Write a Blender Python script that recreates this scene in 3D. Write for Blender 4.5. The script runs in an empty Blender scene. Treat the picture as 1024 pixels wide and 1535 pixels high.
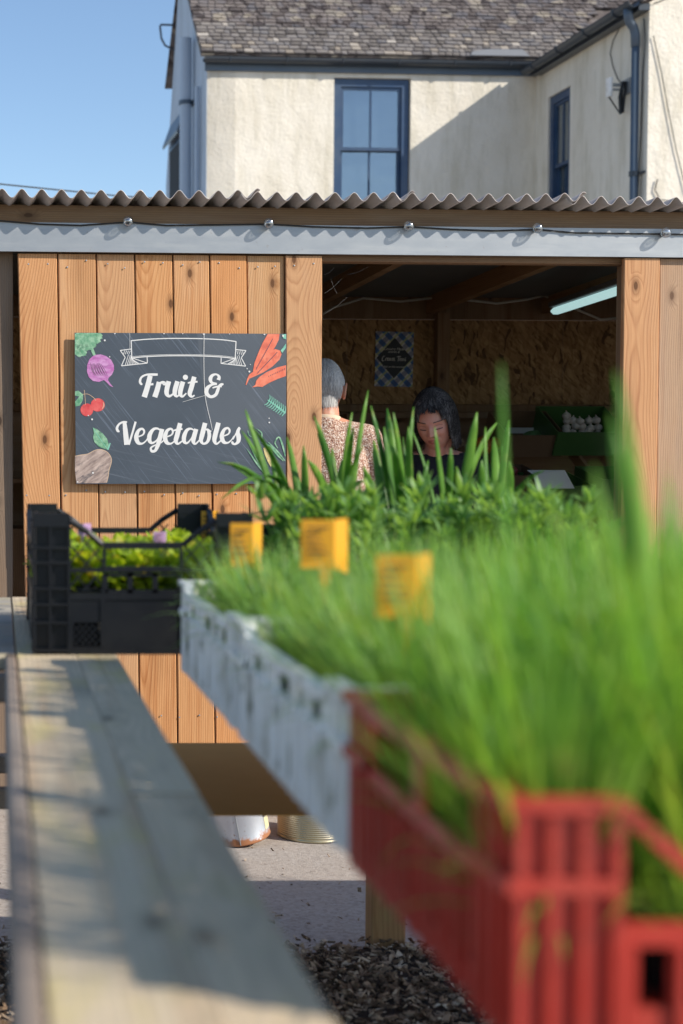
import bpy, bmesh, math, random
import numpy as np
from mathutils import Vector, Matrix, Euler
R = math.radians
random.seed(7); np.random.seed(7)
S = bpy.context.scene
COL = S.collection

# ------------------------------------------------------------------ camera, sky, sun, exposure
EYE = 1.38; PITCH = R(1.98); F = 2238.0
cd = bpy.data.cameras.new('camera'); cam = bpy.data.objects.new('camera', cd); COL.objects.link(cam)
cd.sensor_fit = 'VERTICAL'; cd.sensor_height = 24.0; cd.sensor_width = 16.0; cd.lens = 35.0
cd.shift_x = 512 / 1535.0; cd.shift_y = 0
cd.clip_start = 0.05; cd.clip_end = 2000
cam.location = (0, 0, EYE); cam.rotation_euler = (R(90) - PITCH, 0, 0)
cd.dof.use_dof = True; cd.dof.focus_distance = 5.75; cd.dof.aperture_fstop = 2.3
S.camera = cam
SUN_EL = 32.0; SUN_ROT = 118.0
w = bpy.data.worlds.new('World'); S.world = w; w.use_nodes = True
wn = w.node_tree.nodes; wl = w.node_tree.links
bg = wn['Background']; sky = wn.new('ShaderNodeTexSky'); sky.sky_type = 'NISHITA'; sky.sun_disc = False
sky.sun_elevation = R(SUN_EL); sky.sun_rotation = R(SUN_ROT); sky.air_density = 1.0; sky.dust_density = 0.45; sky.ozone_density = 2.6
wl.new(sky.outputs[0], bg.inputs[0]); bg.inputs[1].default_value = 0.13
sd = bpy.data.lights.new('sun', 'SUN'); sun = bpy.data.objects.new('sun', sd); COL.objects.link(sun)
sd.energy = 4.2; sd.angle = R(0.53); sd.color = (1.0, 0.93, 0.82)
az = R(SUN_ROT)
sdir = Vector((math.sin(az) * math.cos(R(SUN_EL)), math.cos(az) * math.cos(R(SUN_EL)), math.sin(R(SUN_EL))))
sun.rotation_euler = sdir.to_track_quat('Z', 'Y').to_euler(); sun.location = sdir * 30
S.view_settings.view_transform = 'Standard'; S.view_settings.look = 'None'
S.view_settings.exposure = 0.46; S.view_settings.gamma = 1.0; S.view_settings.use_curve_mapping = False
try:
    S.cycles.max_bounces = 8; S.cycles.transparent_max_bounces = 12
    S.cycles.caustics_reflective = False; S.cycles.caustics_refractive = False
except Exception: pass

# ------------------------------------------------------------------ placing helpers
def at(px, py, Y):
    """point of the place seen at photo pixel px, py, at world depth Y"""
    a = math.atan((767.5 - py) / F) - PITCH
    z = EYE + Y * math.tan(a)
    depth = Y * math.cos(PITCH) - (z - EYE) * math.sin(PITCH)
    return Vector((px / F * depth, Y, z))
YAW = R(3.7); CA, SA = math.cos(YAW), math.sin(YAW)
def on_wall(px, py, Y0, wd=0.0):
    """local (u, z) on a yawed wall plane whose origin is (0, Y0), offset wd in depth"""
    Y = Y0
    for _ in range(12):
        p = at(px, py, Y)
        # plane: -SA*X + CA*(Y-Y0) = wd
        Y = Y0 + (wd + SA * p.x) / CA
    p = at(px, py, Y)
    return (p.x * CA + (p.y - Y0) * SA, p.z)
SHED_Y = 5.875
HOUSE_Y = 17.84
def SU(px, py=600, wd=0.0): return on_wall(px, py, SHED_Y, wd)
def HU(px, py, wd=0.0): return on_wall(px, py, HOUSE_Y, wd)
def wpt(u, wd, z, Y0=SHED_Y): return Vector((u * CA - wd * SA, Y0 + u * SA + wd * CA, z))

# ------------------------------------------------------------------ object helpers
def tag(o, label=None, cat=None, group=None, kind=None):
    if label: o['label'] = label
    if cat: o['category'] = cat
    if group: o['group'] = group
    if kind: o['kind'] = kind
    return o
def thing(name, label, cat, loc=(0, 0, 0), rz=0.0, group=None, rot=None):
    o = bpy.data.objects.new(name, None); COL.objects.link(o); o.empty_display_size = 0.1
    o.location = loc; o.rotation_euler = rot if rot else (0, 0, rz)
    return tag(o, label, cat, group)
class MB:
    def __init__(s): s.v = []; s.f = []
    def add(s, vs, fs):
        b = len(s.v); s.v.extend([tuple(p) for p in vs]); s.f.extend([tuple(i + b for i in f) for f in fs]); return s
    def box(s, x0, x1, y0, y1, z0, z1, M=None):
        vs = [Vector(p) for p in ((x0,y0,z0),(x1,y0,z0),(x1,y1,z0),(x0,y1,z0),(x0,y0,z1),(x1,y0,z1),(x1,y1,z1),(x0,y1,z1))]
        if M is not None: vs = [M @ p for p in vs]
        return s.add(vs, [(0,3,2,1),(4,5,6,7),(0,1,5,4),(1,2,6,5),(2,3,7,6),(3,0,4,7)])
    def cbox(s, x0, x1, y0, y1, z0, z1, c=0.002, axis=2, wob=0.0):
        """box with chamfered long edges"""
        lo = [(x0,x1),(y0,y1),(z0,z1)]
        a, b = [i for i in range(3) if i != axis]
        (p0,p1),(q0,q1) = lo[a], lo[b]
        prof = [(p0+c,q0),(p1-c,q0),(p1,q0+c),(p1,q1-c),(p1-c,q1),(p0+c,q1),(p0,q1-c),(p0,q0+c)]
        n = 1 if wob == 0 else 10
        vs = []
        for k in range(n + 1):
            t = lo[axis][0] + (lo[axis][1] - lo[axis][0]) * k / n
            for (p, q) in prof:
                e = [0,0,0]
                e[a] = p + (random.uniform(-wob, wob) if wob else 0); e[b] = q; e[axis] = t
                vs.append(e)
        fs = []
        for k in range(n):
            for i in range(8):
                j = (i + 1) % 8
                fs.append((k*8+i, k*8+j, (k+1)*8+j, (k+1)*8+i))
        fs.append(tuple(range(7, -1, -1))); fs.append(tuple(n*8 + i for i in range(8)))
        return s.add(vs, fs)
    def tube(s, pts, r, n=8, cap=True):
        pts = [Vector(p) for p in pts]
        rs = r if isinstance(r, (list, tuple)) else [r] * len(pts)
        vs = []; fs = []; prev = None
        for i, p in enumerate(pts):
            d = (pts[min(i+1, len(pts)-1)] - pts[max(i-1, 0)])
            d = d.normalized() if d.length > 1e-9 else Vector((0,0,1))
            if prev is None:
                a = d.orthogonal().normalized()
            else:
                a = (prev - d * prev.dot(d)); a = a.normalized() if a.length > 1e-6 else d.orthogonal().normalized()
            prev = a; b = d.cross(a)
            for k in range(n):
                t = 2 * math.pi * k / n
                vs.append(p + (a * math.cos(t) + b * math.sin(t)) * rs[i])
        for i in range(len(pts) - 1):
            for k in range(n):
                j = (k + 1) % n
                fs.append((i*n+k, i*n+j, (i+1)*n+j, (i+1)*n+k))
        if cap:
            fs.append(tuple(range(n-1, -1, -1))); fs.append(tuple((len(pts)-1)*n + k for k in range(n)))
        return s.add(vs, fs)
    def lathe(s, prof, c=(0,0,0), n=24, M=None):
        vs = []; fs = []; c = Vector(c)
        for (r, z) in prof:
            for k in range(n):
                t = 2*math.pi*k/n; p = Vector((r*math.cos(t), r*math.sin(t), z))
                vs.append((M @ p if M is not None else p) + c)
        for i in range(len(prof)-1):
            for k in range(n):
                j = (k+1) % n; fs.append((i*n+k, i*n+j, (i+1)*n+j, (i+1)*n+k))
        fs.append(tuple(range(n-1,-1,-1))); fs.append(tuple((len(prof)-1)*n+k for k in range(n)))
        return s.add(vs, fs)
    def ell(s, c, r, M=None, n=16, m=10):
        prof = []; c = Vector(c); vs = []; fs = []
        for i in range(m+1):
            th = math.pi * i / m
            th = min(max(th, 0.02), math.pi-0.02)
            for k in range(n):
                t = 2*math.pi*k/n
                p = Vector((r[0]*math.sin(th)*math.cos(t), r[1]*math.sin(th)*math.sin(t), r[2]*math.cos(th)))
                vs.append((M @ p if M is not None else p) + c)
        for i in range(m):
            for k in range(n):
                j = (k+1) % n; fs.append((i*n+j, i*n+k, (i+1)*n+k, (i+1)*n+j))
        fs.append(tuple(range(n))); fs.append(tuple(m*n+k for k in range(n-1,-1,-1)))
        return s.add(vs, fs)
    def cap(s, p1, r1, p2, r2, n=12):
        """tapered limb with round ends"""
        p1 = Vector(p1); p2 = Vector(p2); d = (p2-p1); L = d.length; d.normalize()
        pts = []; rs = []
        for i in range(4): 
            t = math.pi/2 * (i+0.15)/4; pts.append(p1 - d*r1*math.cos(t)); rs.append(r1*math.sin(t))
        for i in range(5):
            t = i/4; pts.append(p1 + d*L*t); rs.append(r1+(r2-r1)*t)
        for i in range(3, -1, -1):
            t = math.pi/2 * (i+0.15)/4; pts.append(p2 + d*r2*math.cos(t)); rs.append(r2*math.sin(t))
        return s.tube(pts, rs, n)
    def mesh(s, name):
        me = bpy.data.meshes.new(name); me.from_pydata(s.v, [], s.f); me.update(); return me
    def build(s, name, m, parent=None, loc=None, rot=None, smooth=False, kind=None):
        me = s.mesh(name); me.materials.append(m)
        if smooth: me.polygons.foreach_set('use_smooth', [True]*len(me.polygons))
        return link(name, me, parent, loc, rot, kind)
def link(name, me, parent=None, loc=None, rot=None, kind=None):
    o = bpy.data.objects.new(name, me); COL.objects.link(o)
    if loc is not None: o.location = loc
    if rot is not None: o.rotation_euler = rot
    if parent is not None: o.parent = parent
    if kind: o['kind'] = kind
    return o
def copy_thing(root, loc, rz=None, label=None, scale=None):
    r = root.copy(); COL.objects.link(r); r.location = loc
    if rz is not None: r.rotation_euler = (0, 0, rz)
    if scale: r.scale = (scale,)*3
    if label: r['label'] = label
    for ch in list(root.children):
        c = ch.copy(); COL.objects.link(c); c.parent = r
        for g in list(ch.children):
            d = g.copy(); COL.objects.link(d); d.parent = c
    return r
def mod_bevel(o, wdt=0.002, seg=2):
    m = o.modifiers.new('bevel', 'BEVEL'); m.width = wdt; m.segments = seg; m.limit_method = 'ANGLE'; return o

# ------------------------------------------------------------------ material helpers
class G:
    def __init__(s, name):
        s.m = bpy.data.materials.new(name); s.m.use_nodes = True; s.t = s.m.node_tree; s.t.nodes.clear()
        s.co = None
    def n(s, t, ins=None, **pr):
        nd = s.t.nodes.new(t)
        for k, v in pr.items(): setattr(nd, k, v)
        for k, v in (ins or {}).items():
            if isinstance(v, bpy.types.NodeSocket): s.t.links.new(v, nd.inputs[k])
            else: nd.inputs[k].default_value = v
        return nd
    def obj(s):
        if s.co is None: s.co = s.n('ShaderNodeTexCoord')
        return s.co.outputs['Object']
    def rnd(s): return s.n('ShaderNodeObjectInfo').outputs['Random']
    def M(s, op, a, b=0.0, c=0.0, clamp=False):
        nd = s.n('ShaderNodeMath', {0: a, 1: b, 2: c}, operation=op); nd.use_clamp = clamp; return nd.outputs[0]
    def sep(s, v): return s.n('ShaderNodeSeparateXYZ', {0: v}).outputs
    def xyz(s, x, y, z): return s.n('ShaderNodeCombineXYZ', {0: x, 1: y, 2: z}).outputs[0]
    def scl(s, v, sc): return s.n('ShaderNodeVectorMath', {0: v, 1: sc}, operation='MULTIPLY').outputs[0]
    def vadd(s, a, b): return s.n('ShaderNodeVectorMath', {0: a, 1: b}, operation='ADD').outputs[0]
    def noise(s, v, sc, det=3.0, ro=0.55, dist=0.0, col=False):
        nd = s.n('ShaderNodeTexNoise', {'Vector': v, 'Scale': sc, 'Detail': det, 'Roughness': ro, 'Distortion': dist})
        return nd.outputs['Color' if col else 'Fac']
    def vor(s, v, sc, feature='F1', out='Distance', rand=1.0):
        nd = s.n('ShaderNodeTexVoronoi', {'Vector': v, 'Scale': sc, 'Randomness': rand}, feature=feature); return nd.outputs[out]
    def ramp(s, f, stops, interp='LINEAR'):
        nd = s.n('ShaderNodeValToRGB', {0: f}); cr = nd.color_ramp; cr.interpolation = interp
        while len(cr.elements) < len(stops): cr.elements.new(0.5)
        for e, (p, c) in zip(cr.elements, stops):
            e.position = p; e.color = (c, c, c, 1) if isinstance(c, (int, float)) else (c[0], c[1], c[2], 1)
        return nd.outputs[0]
    def mix(s, f, a, b, mode='MIX'):
        nd = s.n('ShaderNodeMix', data_type='RGBA', blend_type=mode)
        for k, v in ((0, f), (6, a), (7, b)):
            if isinstance(v, bpy.types.NodeSocket): s.t.links.new(v, nd.inputs[k])
            else: nd.inputs[k].default_value = v if k == 0 else (v[0], v[1], v[2], 1)
        return nd.outputs[2]
    def bump(s, h, strength=0.5, dist=0.002):
        return s.n('ShaderNodeBump', {'Height': h, 'Strength': strength, 'Distance': dist}).outputs[0]
    def pbr(s, col, rough=0.6, metal=0.0, spec=0.5, normal=None, **kw):
        ins = {'Roughness': rough, 'Metallic': metal, 'Specular IOR Level': spec}
        ins['Base Color'] = col if isinstance(col, bpy.types.NodeSocket) else (col[0], col[1], col[2], 1)
        for k, v in kw.items(): ins[k] = v
        if normal is not None: ins['Normal'] = normal
        return s.n('ShaderNodeBsdfPrincipled', ins)
    def out(s, sh):
        o = s.n('ShaderNodeOutputMaterial'); s.t.links.new(sh.outputs[0], o.inputs[0]); return s.m

def wood(name, light, mid, dark, axis=2, rings=112.0, grey=0.0, knots=1.0, rough=0.72, vary=0.5, across=0, saw=0.15, lichen=0.0):
    g = G(name); o = g.sep(g.obj()); rn = g.rnd()
    al = o[axis]; ac = o[across]; th = o[3 - axis - across]
    off = g.M('MULTIPLY', rn, 53.0)
    x = g.M('ADD', ac, g.M('MULTIPLY', g.M('SUBTRACT', g.M('FRACT', g.M('MULTIPLY', rn, 17.3)), 0.5), 0.11))
    zoff = g.M('ADD', al, off)
    base = g.xyz(x, g.M('ADD', g.M('MULTIPLY', th, 1.0), off), zoff)
    d = g.M('MULTIPLY', g.M('ABSOLUTE', g.M('SUBTRACT', g.noise(g.xyz(off, 0.0, zoff), 0.75, 1.5), 0.47)), 0.62)
    wob = g.M('MULTIPLY', g.noise(g.scl(base, (12, 12, 1.5)), 1.0, 3), 0.014)
    # knots
    kv = g.n('ShaderNodeTexVoronoi', {'Vector': g.xyz(g.M('MULTIPLY', x, 6.5), g.M('MULTIPLY', zoff, 3.1), 0.0), 'Scale': 1.0, 'Randomness': 1.0}, voronoi_dimensions='2D')
    kd = kv.outputs['Distance']
    kk = g.ramp(kd, [(0.0, 1.0), (0.035, 0.9), (0.065, 0.4), (0.20, 0.0)])
    kpick = g.M('GREATER_THAN', g.sep(kv.outputs['Color'])[0], 0.5)
    k = g.M('MULTIPLY', g.M('MULTIPLY', kk, kpick), knots)
    r = g.M('SQRT', g.M('ADD', g.M('MULTIPLY', x, x), g.M('MULTIPLY', d, d)))
    r = g.M('ADD', g.M('ADD', r, wob), g.M('MULTIPLY', k, 0.05))
    fr = g.M('FRACT', g.M('MULTIPLY', r, rings))
    ringv = g.ramp(fr, [(0.0, 0.25), (0.12, 0.0), (0.55, 0.3), (0.86, 1.0), (1.0, 0.3)])
    fib = g.noise(g.scl(base, (700, 700, 9)), 1.0, 2)
    big = g.noise(g.scl(base, (9, 9, 1.3)), 1.0, 3)
    c = g.mix(g.M('MULTIPLY', ringv, g.M('ADD', 0.25, g.M('MULTIPLY', big, 1.1))), light, mid)
    c = g.mix(g.ramp(fib, [(0.35, 0.0), (0.7, 0.55)]), c, mid)
    bl = g.noise(g.scl(base, (5, 5, 1.0)), 1.0, 4, 0.65); c = g.mix(g.ramp(bl, [(0.52, 0.0), (0.75, 0.35)]), c, g.mix(0.6, c, (0.70, 0.58, 0.44)))
    st = g.noise(g.scl(base, (38, 38, 1.1)), 1.0, 3, 0.6); c = g.mix(g.ramp(st, [(0.52, 0.0), (0.70, 0.6)]), c, g.mix(1.0, c, (0.70, 0.52, 0.38), 'MULTIPLY'))
    warm = g.M('FRACT', g.M('MULTIPLY', rn, 7.7))
    c = g.mix(g.M('MULTIPLY', warm, vary), c, g.mix(1.0, c, (1.12, 0.83, 0.62), 'MULTIPLY'))
    c = g.mix(g.ramp(g.M('FRACT', g.M('MULTIPLY', rn, 29.7)), [(0.4, 0.0), (1.0, vary * 0.7)]), c, g.mix(0.5, c, (0.40, 0.30, 0.22)))
    if grey > 0:
        gm = g.noise(g.scl(base, (16, 16, 1.8)), 1.0, 4, 0.65)
        c = g.mix(g.ramp(gm, [(0.3, 0.25*grey), (0.7, grey)]), c, (0.30, 0.29, 0.27))
    c = g.mix(g.ramp(big, [(0.58, 0.0), (0.8, 0.35)]), c, dark)
    if lichen > 0:
        lm = g.noise(g.scl(base, (9, 9, 3.5)), 1.0, 5, 0.7)
        c = g.mix(g.ramp(lm, [(0.52, 0.0), (0.66, lichen)]), c, (0.56, 0.46, 0.18))
        c = g.mix(g.ramp(g.noise(g.scl(base, (5, 5, 2.0)), 1.0, 5, 0.7), [(0.50, 0.0), (0.70, lichen)]), c, (0.20, 0.19, 0.14))
    c = g.mix(g.M('MULTIPLY', g.ramp(k, [(0.12, 0.0), (0.4, 0.45), (0.8, 1.0)]), 0.95), c, dark)
    sawm = g.noise(g.scl(base, (30, 30, 260)), 1.0, 1)
    h = g.M('ADD', g.M('MULTIPLY', ringv, -0.5), g.M('ADD', g.M('MULTIPLY', fib, 0.7), g.M('MULTIPLY', sawm, saw)))
    return g.out(g.pbr(c, rough, spec=0.25, normal=g.bump(h, 0.55, 0.0012)))

def simple(name, col, rough=0.5, metal=0.0, spec=0.5, var=0.12, sc=20.0, bump=0.0, dirt=None, dirtamt=0.3, **kw):
    g = G(name); v = g.obj(); n1 = g.noise(v, sc, 4, 0.6)
    c = g.mix(g.M('MULTIPLY', n1, var * 2), col, (col[0]*0.55, col[1]*0.55, col[2]*0.55))
    if dirt is not None:
        n2 = g.noise(v, sc * 0.35, 5, 0.7)
        c = g.mix(g.ramp(n2, [(0.45, 0.0), (0.75, dirtamt)]), c, dirt)
    rr = g.M('ADD', rough - 0.08, g.M('MULTIPLY', n1, 0.16), clamp=True)
    nm = g.bump(g.noise(v, sc * 6, 3), 0.4, bump) if bump > 0 else None
    return g.out(g.pbr(c, rr, metal, spec, nm, **kw))

def leafmat(name, c1, c2, tip=None, trans=0.4, rough=0.42, dry=0.0):
    g = G(name); o = g.obj(); rn = g.rnd()
    n1 = g.noise(o, 60, 2); n2 = g.noise(g.vadd(o, g.xyz(g.M('MULTIPLY', rn, 9.0), 0.0, 0.0)), 9, 2)
    c = g.mix(g.ramp(n2, [(0.35, 0.0), (0.65, 1.0)]), c1, c2)
    c = g.mix(g.M('MULTIPLY', n1, 0.4), c, (c1[0]*0.6, c1[1]*0.7, c1[2]*0.6))
    if dry > 0:
        n3 = g.noise(g.vadd(o, g.xyz(g.M('MULTIPLY', rn, 31.0), 0.0, 0.0)), 34, 2)
        c = g.mix(g.ramp(n3, [(0.6, 0.0), (0.68, dry)]), c, (0.50, 0.46, 0.16))
    if tip is not None:
        z = g.sep(o)[2]
        c = g.mix(g.ramp(g.M('ADD', g.noise(o, 25, 1), g.M('MULTIPLY', z, tip[1])), [(0.75, 0.0), (0.95, 0.9)]), c, tip[0])
    p = g.pbr(c, rough, spec=0.45)
    tr = g.n('ShaderNodeBsdfTranslucent', {'Color': g.mix(1.0, c, (1.5, 1.35, 0.55), 'MULTIPLY')})
    mx = g.n('ShaderNodeMixShader', {0: trans}); g.t.links.new(p.outputs[0], mx.inputs[1]); g.t.links.new(tr.outputs[0], mx.inputs[2])
    return g.out(mx)

# ------------------------------------------------------------------ materials
MAT = {}
MAT['door'] = wood('larch_board', (0.65, 0.375, 0.18), (0.43, 0.20, 0.075), (0.12, 0.05, 0.02), vary=0.9)
MAT['door_grey'] = wood('weathered_larch', (0.50, 0.36, 0.24), (0.34, 0.22, 0.13), (0.14, 0.075, 0.045), vary=0.5, grey=0.25)
MAT['beam'] = wood('treated_beam', (0.30, 0.19, 0.10), (0.20, 0.115, 0.055), (0.09, 0.05, 0.03), axis=0, across=2, grey=0.25)
MAT['rafter'] = wood('rafter_timber', (0.34, 0.22, 0.125), (0.22, 0.13, 0.065), (0.08, 0.045, 0.03), axis=1, across=2)
MAT['inpost'] = wood('inner_timber', (0.26, 0.17, 0.10), (0.17, 0.10, 0.055), (0.08, 0.045, 0.03))
MAT['grey_y'] = wood('weathered_board', (0.72, 0.57, 0.38), (0.54, 0.43, 0.28), (0.22, 0.17, 0.11), axis=1, across=0, grey=0.2, knots=0.8, lichen=0.6, vary=0.15)
MAT['grey_x'] = wood('weathered_slat', (0.44, 0.41, 0.33), (0.33, 0.30, 0.25), (0.18, 0.15, 0.11), axis=0, across=1, grey=0.6, knots=0.7, lichen=0.3)
MAT['batten'] = wood('brown_batten', (0.27, 0.21, 0.165), (0.20, 0.15, 0.115), (0.10, 0.075, 0.055), axis=1, across=2, grey=0.35, vary=0.1)
MAT['post'] = wood('brown_post', (0.30, 0.20, 0.10), (0.20, 0.12, 0.055), (0.09, 0.05, 0.03))
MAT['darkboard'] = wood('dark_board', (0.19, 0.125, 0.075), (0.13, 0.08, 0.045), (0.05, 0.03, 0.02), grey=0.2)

def osb():
    g = G('strand_board'); o = g.obj(); p = g.sep(o)
    w1 = g.noise(o, 6, 2, col=True)
    v0 = g.vadd(g.scl(o, (58, 1, 17)), g.scl(w1, (7, 0, 4)))
    a = g.n('ShaderNodeTexVoronoi', {'Vector': v0, 'Scale': 1.0}); ca = g.sep(a.outputs['Color'])
    v1 = g.vadd(g.scl(g.xyz(g.M('ADD', p[0], p[2]), 0.0, g.M('SUBTRACT', p[0], p[2])), (62, 1, 19)), g.scl(w1, (4, 0, 4)))
    b = g.n('ShaderNodeTexVoronoi', {'Vector': v1, 'Scale': 1.0}); cb = g.sep(b.outputs['Color'])
    f = g.M('MULTIPLY', g.M('ADD', ca[0], cb[1]), 0.5)
    c = g.ramp(f, [(0.1, (0.17, 0.095, 0.04)), (0.35, (0.28, 0.165, 0.075)), (0.6, (0.36, 0.215, 0.10)), (0.9, (0.46, 0.30, 0.15))])
    c = g.mix(g.ramp(ca[2], [(0.9, 0.0), (0.95, 0.8)]), c, (0.07, 0.035, 0.02))
    return g.out(g.pbr(c, 0.7, spec=0.2, normal=g.bump(f, 0.5, 0.001)))
MAT['osb'] = osb()

def galv():
    g = G('galvanised_steel'); o = g.obj()
    f = g.noise(g.scl(o, (12, 12, 25)), 1.0, 5, 0.65); n = g.noise(g.scl(o, (3, 3, 30)), 1.0, 4)
    c = g.mix(f, (0.29, 0.31, 0.335), (0.38, 0.40, 0.42)); c = g.mix(g.ramp(n, [(0.5, 0), (0.75, 0.5)]), c, (0.46, 0.465, 0.46))
    c = g.mix(g.ramp(g.noise(o, 30, 4, 0.7), [(0.66, 0.0), (0.72, 0.5)]), c, (0.25, 0.22, 0.2))
    return g.out(g.pbr(c, g.M('ADD', 0.42, g.M('MULTIPLY', f, 0.12)), 0.55, normal=g.bump(n, 0.15, 0.001)))
MAT['galv'] = galv()
def corr():
    g = G('corrugated_sheet'); o = g.obj()
    n = g.noise(g.scl(o, (8, 2, 8)), 1.0, 5, 0.65)
    c = g.ramp(n, [(0.25, (0.32, 0.28, 0.26)), (0.5, (0.48, 0.43, 0.405)), (0.75, (0.60, 0.56, 0.53))])
    c = g.mix(g.ramp(g.noise(o, 3, 4), [(0.55, 0), (0.8, 0.5)]), c, (0.45, 0.42, 0.39))
    return g.out(g.pbr(c, 0.55, 0.25, normal=g.bump(g.noise(o, 90, 3), 0.2, 0.0008)))
MAT['corr'] = corr()
def plaster(name, base, stain):
    g = G(name); o = g.obj()
    n = g.noise(o, 1.3, 6, 0.62); n2 = g.noise(g.scl(o, (5, 5, 0.9)), 1.0, 5, 0.65); n3 = g.noise(o, 45, 5, 0.7)
    c = g.mix(g.ramp(n, [(0.42, 0.0), (0.7, 0.5)]), base, stain)
    c = g.mix(g.ramp(n2, [(0.48, 0.0), (0.74, 0.7)]), c, (stain[0]*0.85, stain[1]*0.85, stain[2]*0.8))
    c = g.mix(g.ramp(n3, [(0.60, 0.0), (0.75, 0.45)]), c, (stain[0]*0.6, stain[1]*0.58, stain[2]*0.55))
    h = g.M('ADD', g.noise(o, 26, 5, 0.65), g.M('MULTIPLY', g.noise(o, 4, 3), 1.6))
    return g.out(g.pbr(c, 0.9, spec=0.15, normal=g.bump(h, 0.55, 0.02)))
MAT['plaster'] = plaster('cream_render', (0.79, 0.735, 0.635), (0.60, 0.54, 0.43))
MAT['plaster_shaded'] = plaster('shade_blue_render', (0.50, 0.57, 0.65), (0.40, 0.46, 0.53))  # white gable wall with the blue of its shade put into the colour
MAT['bluepaint'] = simple('blue_paint', (0.022, 0.06, 0.14), 0.4, var=0.25, sc=6, dirt=(0.10, 0.13, 0.17), dirtamt=0.5)
MAT['greyblue'] = simple('slate_blue_paint', (0.085, 0.12, 0.165), 0.45, var=0.2, sc=5, dirt=(0.16, 0.17, 0.18))
MAT['gutter'] = simple('dark_gutter', (0.035, 0.045, 0.06), 0.33, var=0.2, sc=5, dirt=(0.10, 0.10, 0.10))
MAT['pipe_pale'] = simple('painted_pipe', (0.42, 0.50, 0.60), 0.5, var=0.1, sc=4)
def slate():
    g = G('stone_slate'); rn = g.rnd(); o = g.obj()
    c = g.ramp(rn, [(0.0, (0.06, 0.052, 0.054)), (0.3, (0.13, 0.115, 0.112)), (0.55, (0.20, 0.18, 0.172)), (0.8, (0.115, 0.112, 0.125)), (0.93, (0.27, 0.225, 0.18)), (1.0, (0.42, 0.38, 0.34))])
    c = g.mix(g.ramp(g.noise(o, 22, 4, 0.7), [(0.45, 0.0), (0.72, 0.6)]), c, (0.30, 0.27, 0.22))
    return g.out(g.pbr(c, 0.85, spec=0.25, normal=g.bump(g.noise(o, 30, 4), 0.5, 0.006)))
MAT['slate'] = slate()
def slate_stuff():
    g = G('far_slate'); o = g.obj()
    r = g.sep(g.vor(g.scl(o, (8.5, 0.0, 13.0)), 1.0, out='Color'))[0]
    c = g.ramp(r, [(0.0, (0.055, 0.045, 0.045)), (0.3, (0.125, 0.105, 0.098)), (0.6, (0.185, 0.16, 0.15)), (0.85, (0.11, 0.105, 0.115)), (1.0, (0.30, 0.26, 0.21))])
    return g.out(g.pbr(c, 0.85, spec=0.25, normal=g.bump(g.noise(o, 30, 4), 0.5, 0.006)))
MAT['slate2'] = slate_stuff()
def glass(name, tint=(0.75, 0.82, 0.86), refl=0.35, rough=0.02):
    g = G(name)
    tr = g.n('ShaderNodeBsdfTransparent', {'Color': (*tint, 1)})
    gl = g.n('ShaderNodeBsdfGlossy', {'Color': (0.9, 0.95, 1, 1), 'Roughness': rough,
              'Normal': g.bump(g.noise(g.obj(), 2.2, 2), 0.15, 0.02)})
    lw = g.n('ShaderNodeLayerWeight', {'Blend': 0.45}); f = g.M('ADD', refl, g.M('MULTIPLY', lw.outputs['Fresnel'], 0.45), clamp=True)
    mx = g.n('ShaderNodeMixShader', {0: f}); g.t.links.new(tr.outputs[0], mx.inputs[1]); g.t.links.new(gl.outputs[0], mx.inputs[2])
    return g.out(mx)
MAT['winglass'] = glass('window_glass', (0.7, 0.76, 0.8), 0.17)
MAT['bulbglass'] = glass('bulb_glass', (0.97, 0.97, 0.96), 0.22, 0.12)
MAT['blind'] = simple('grey_blind', (0.30, 0.33, 0.35), 0.8, var=0.3, sc=2)
MAT['void'] = simple('dark_room', (0.03, 0.035, 0.04), 0.9)
MAT['cable'] = simple('black_cable', (0.02, 0.02, 0.022), 0.5)
MAT['palecable'] = simple('pale_cable', (0.55, 0.52, 0.46), 0.5)
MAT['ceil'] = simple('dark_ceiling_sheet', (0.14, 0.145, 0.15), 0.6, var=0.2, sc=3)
MAT['whitepl'] = simple('white_plastic', (0.86, 0.85, 0.83), 0.38, var=0.12, sc=14, dirt=(0.30, 0.27, 0.18), dirtamt=0.75)
def whitecrate():
    g = G('worn_white_plastic'); o = g.obj()
    a = g.noise(g.scl(o, (55, 55, 5)), 1.0, 3, 0.6); b = g.noise(o, 13, 4, 0.7); d = g.noise(g.scl(o, (20, 20, 9)), 1.0, 4, 0.7)
    c = g.mix(g.ramp(a, [(0.4, 0.0), (0.65, 0.45)]), (0.88, 0.87, 0.85), (0.60, 0.60, 0.57)); c = g.mix(g.ramp(b, [(0.52, 0.0), (0.68, 0.55)]), c, (0.42, 0.40, 0.32)); c = g.mix(g.ramp(d, [(0.60, 0.0), (0.68, 0.8)]), c, (0.16, 0.17, 0.11))
    return g.out(g.pbr(c, 0.45))
MAT['whitepl2'] = whitecrate()
MAT['redpl'] = simple('red_plastic', (0.48, 0.042, 0.028), 0.36, var=0.25, sc=14, dirt=(0.42, 0.14, 0.10), dirtamt=0.5)
MAT['blackpl'] = simple('black_plastic', (0.005, 0.006, 0.009), 0.42, spec=0.35, var=0.2, sc=18, dirt=(0.035, 0.035, 0.033), dirtamt=0.3)
MAT['greenpl'] = simple('green_plastic', (0.05, 0.13, 0.035), 0.4, var=0.2, sc=14)
MAT['potpl'] = simple('black_pot', (0.02, 0.02, 0.02), 0.55)
MAT['soil'] = simple('potting_soil', (0.035, 0.022, 0.014), 0.95, var=0.5, sc=60, bump=0.004)
MAT['card'] = simple('cardboard', (0.56, 0.30, 0.085), 0.85, var=0.12, sc=8)
MAT['paper'] = simple('white_paper', (0.70, 0.70, 0.70), 0.8, var=0.04)
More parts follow.
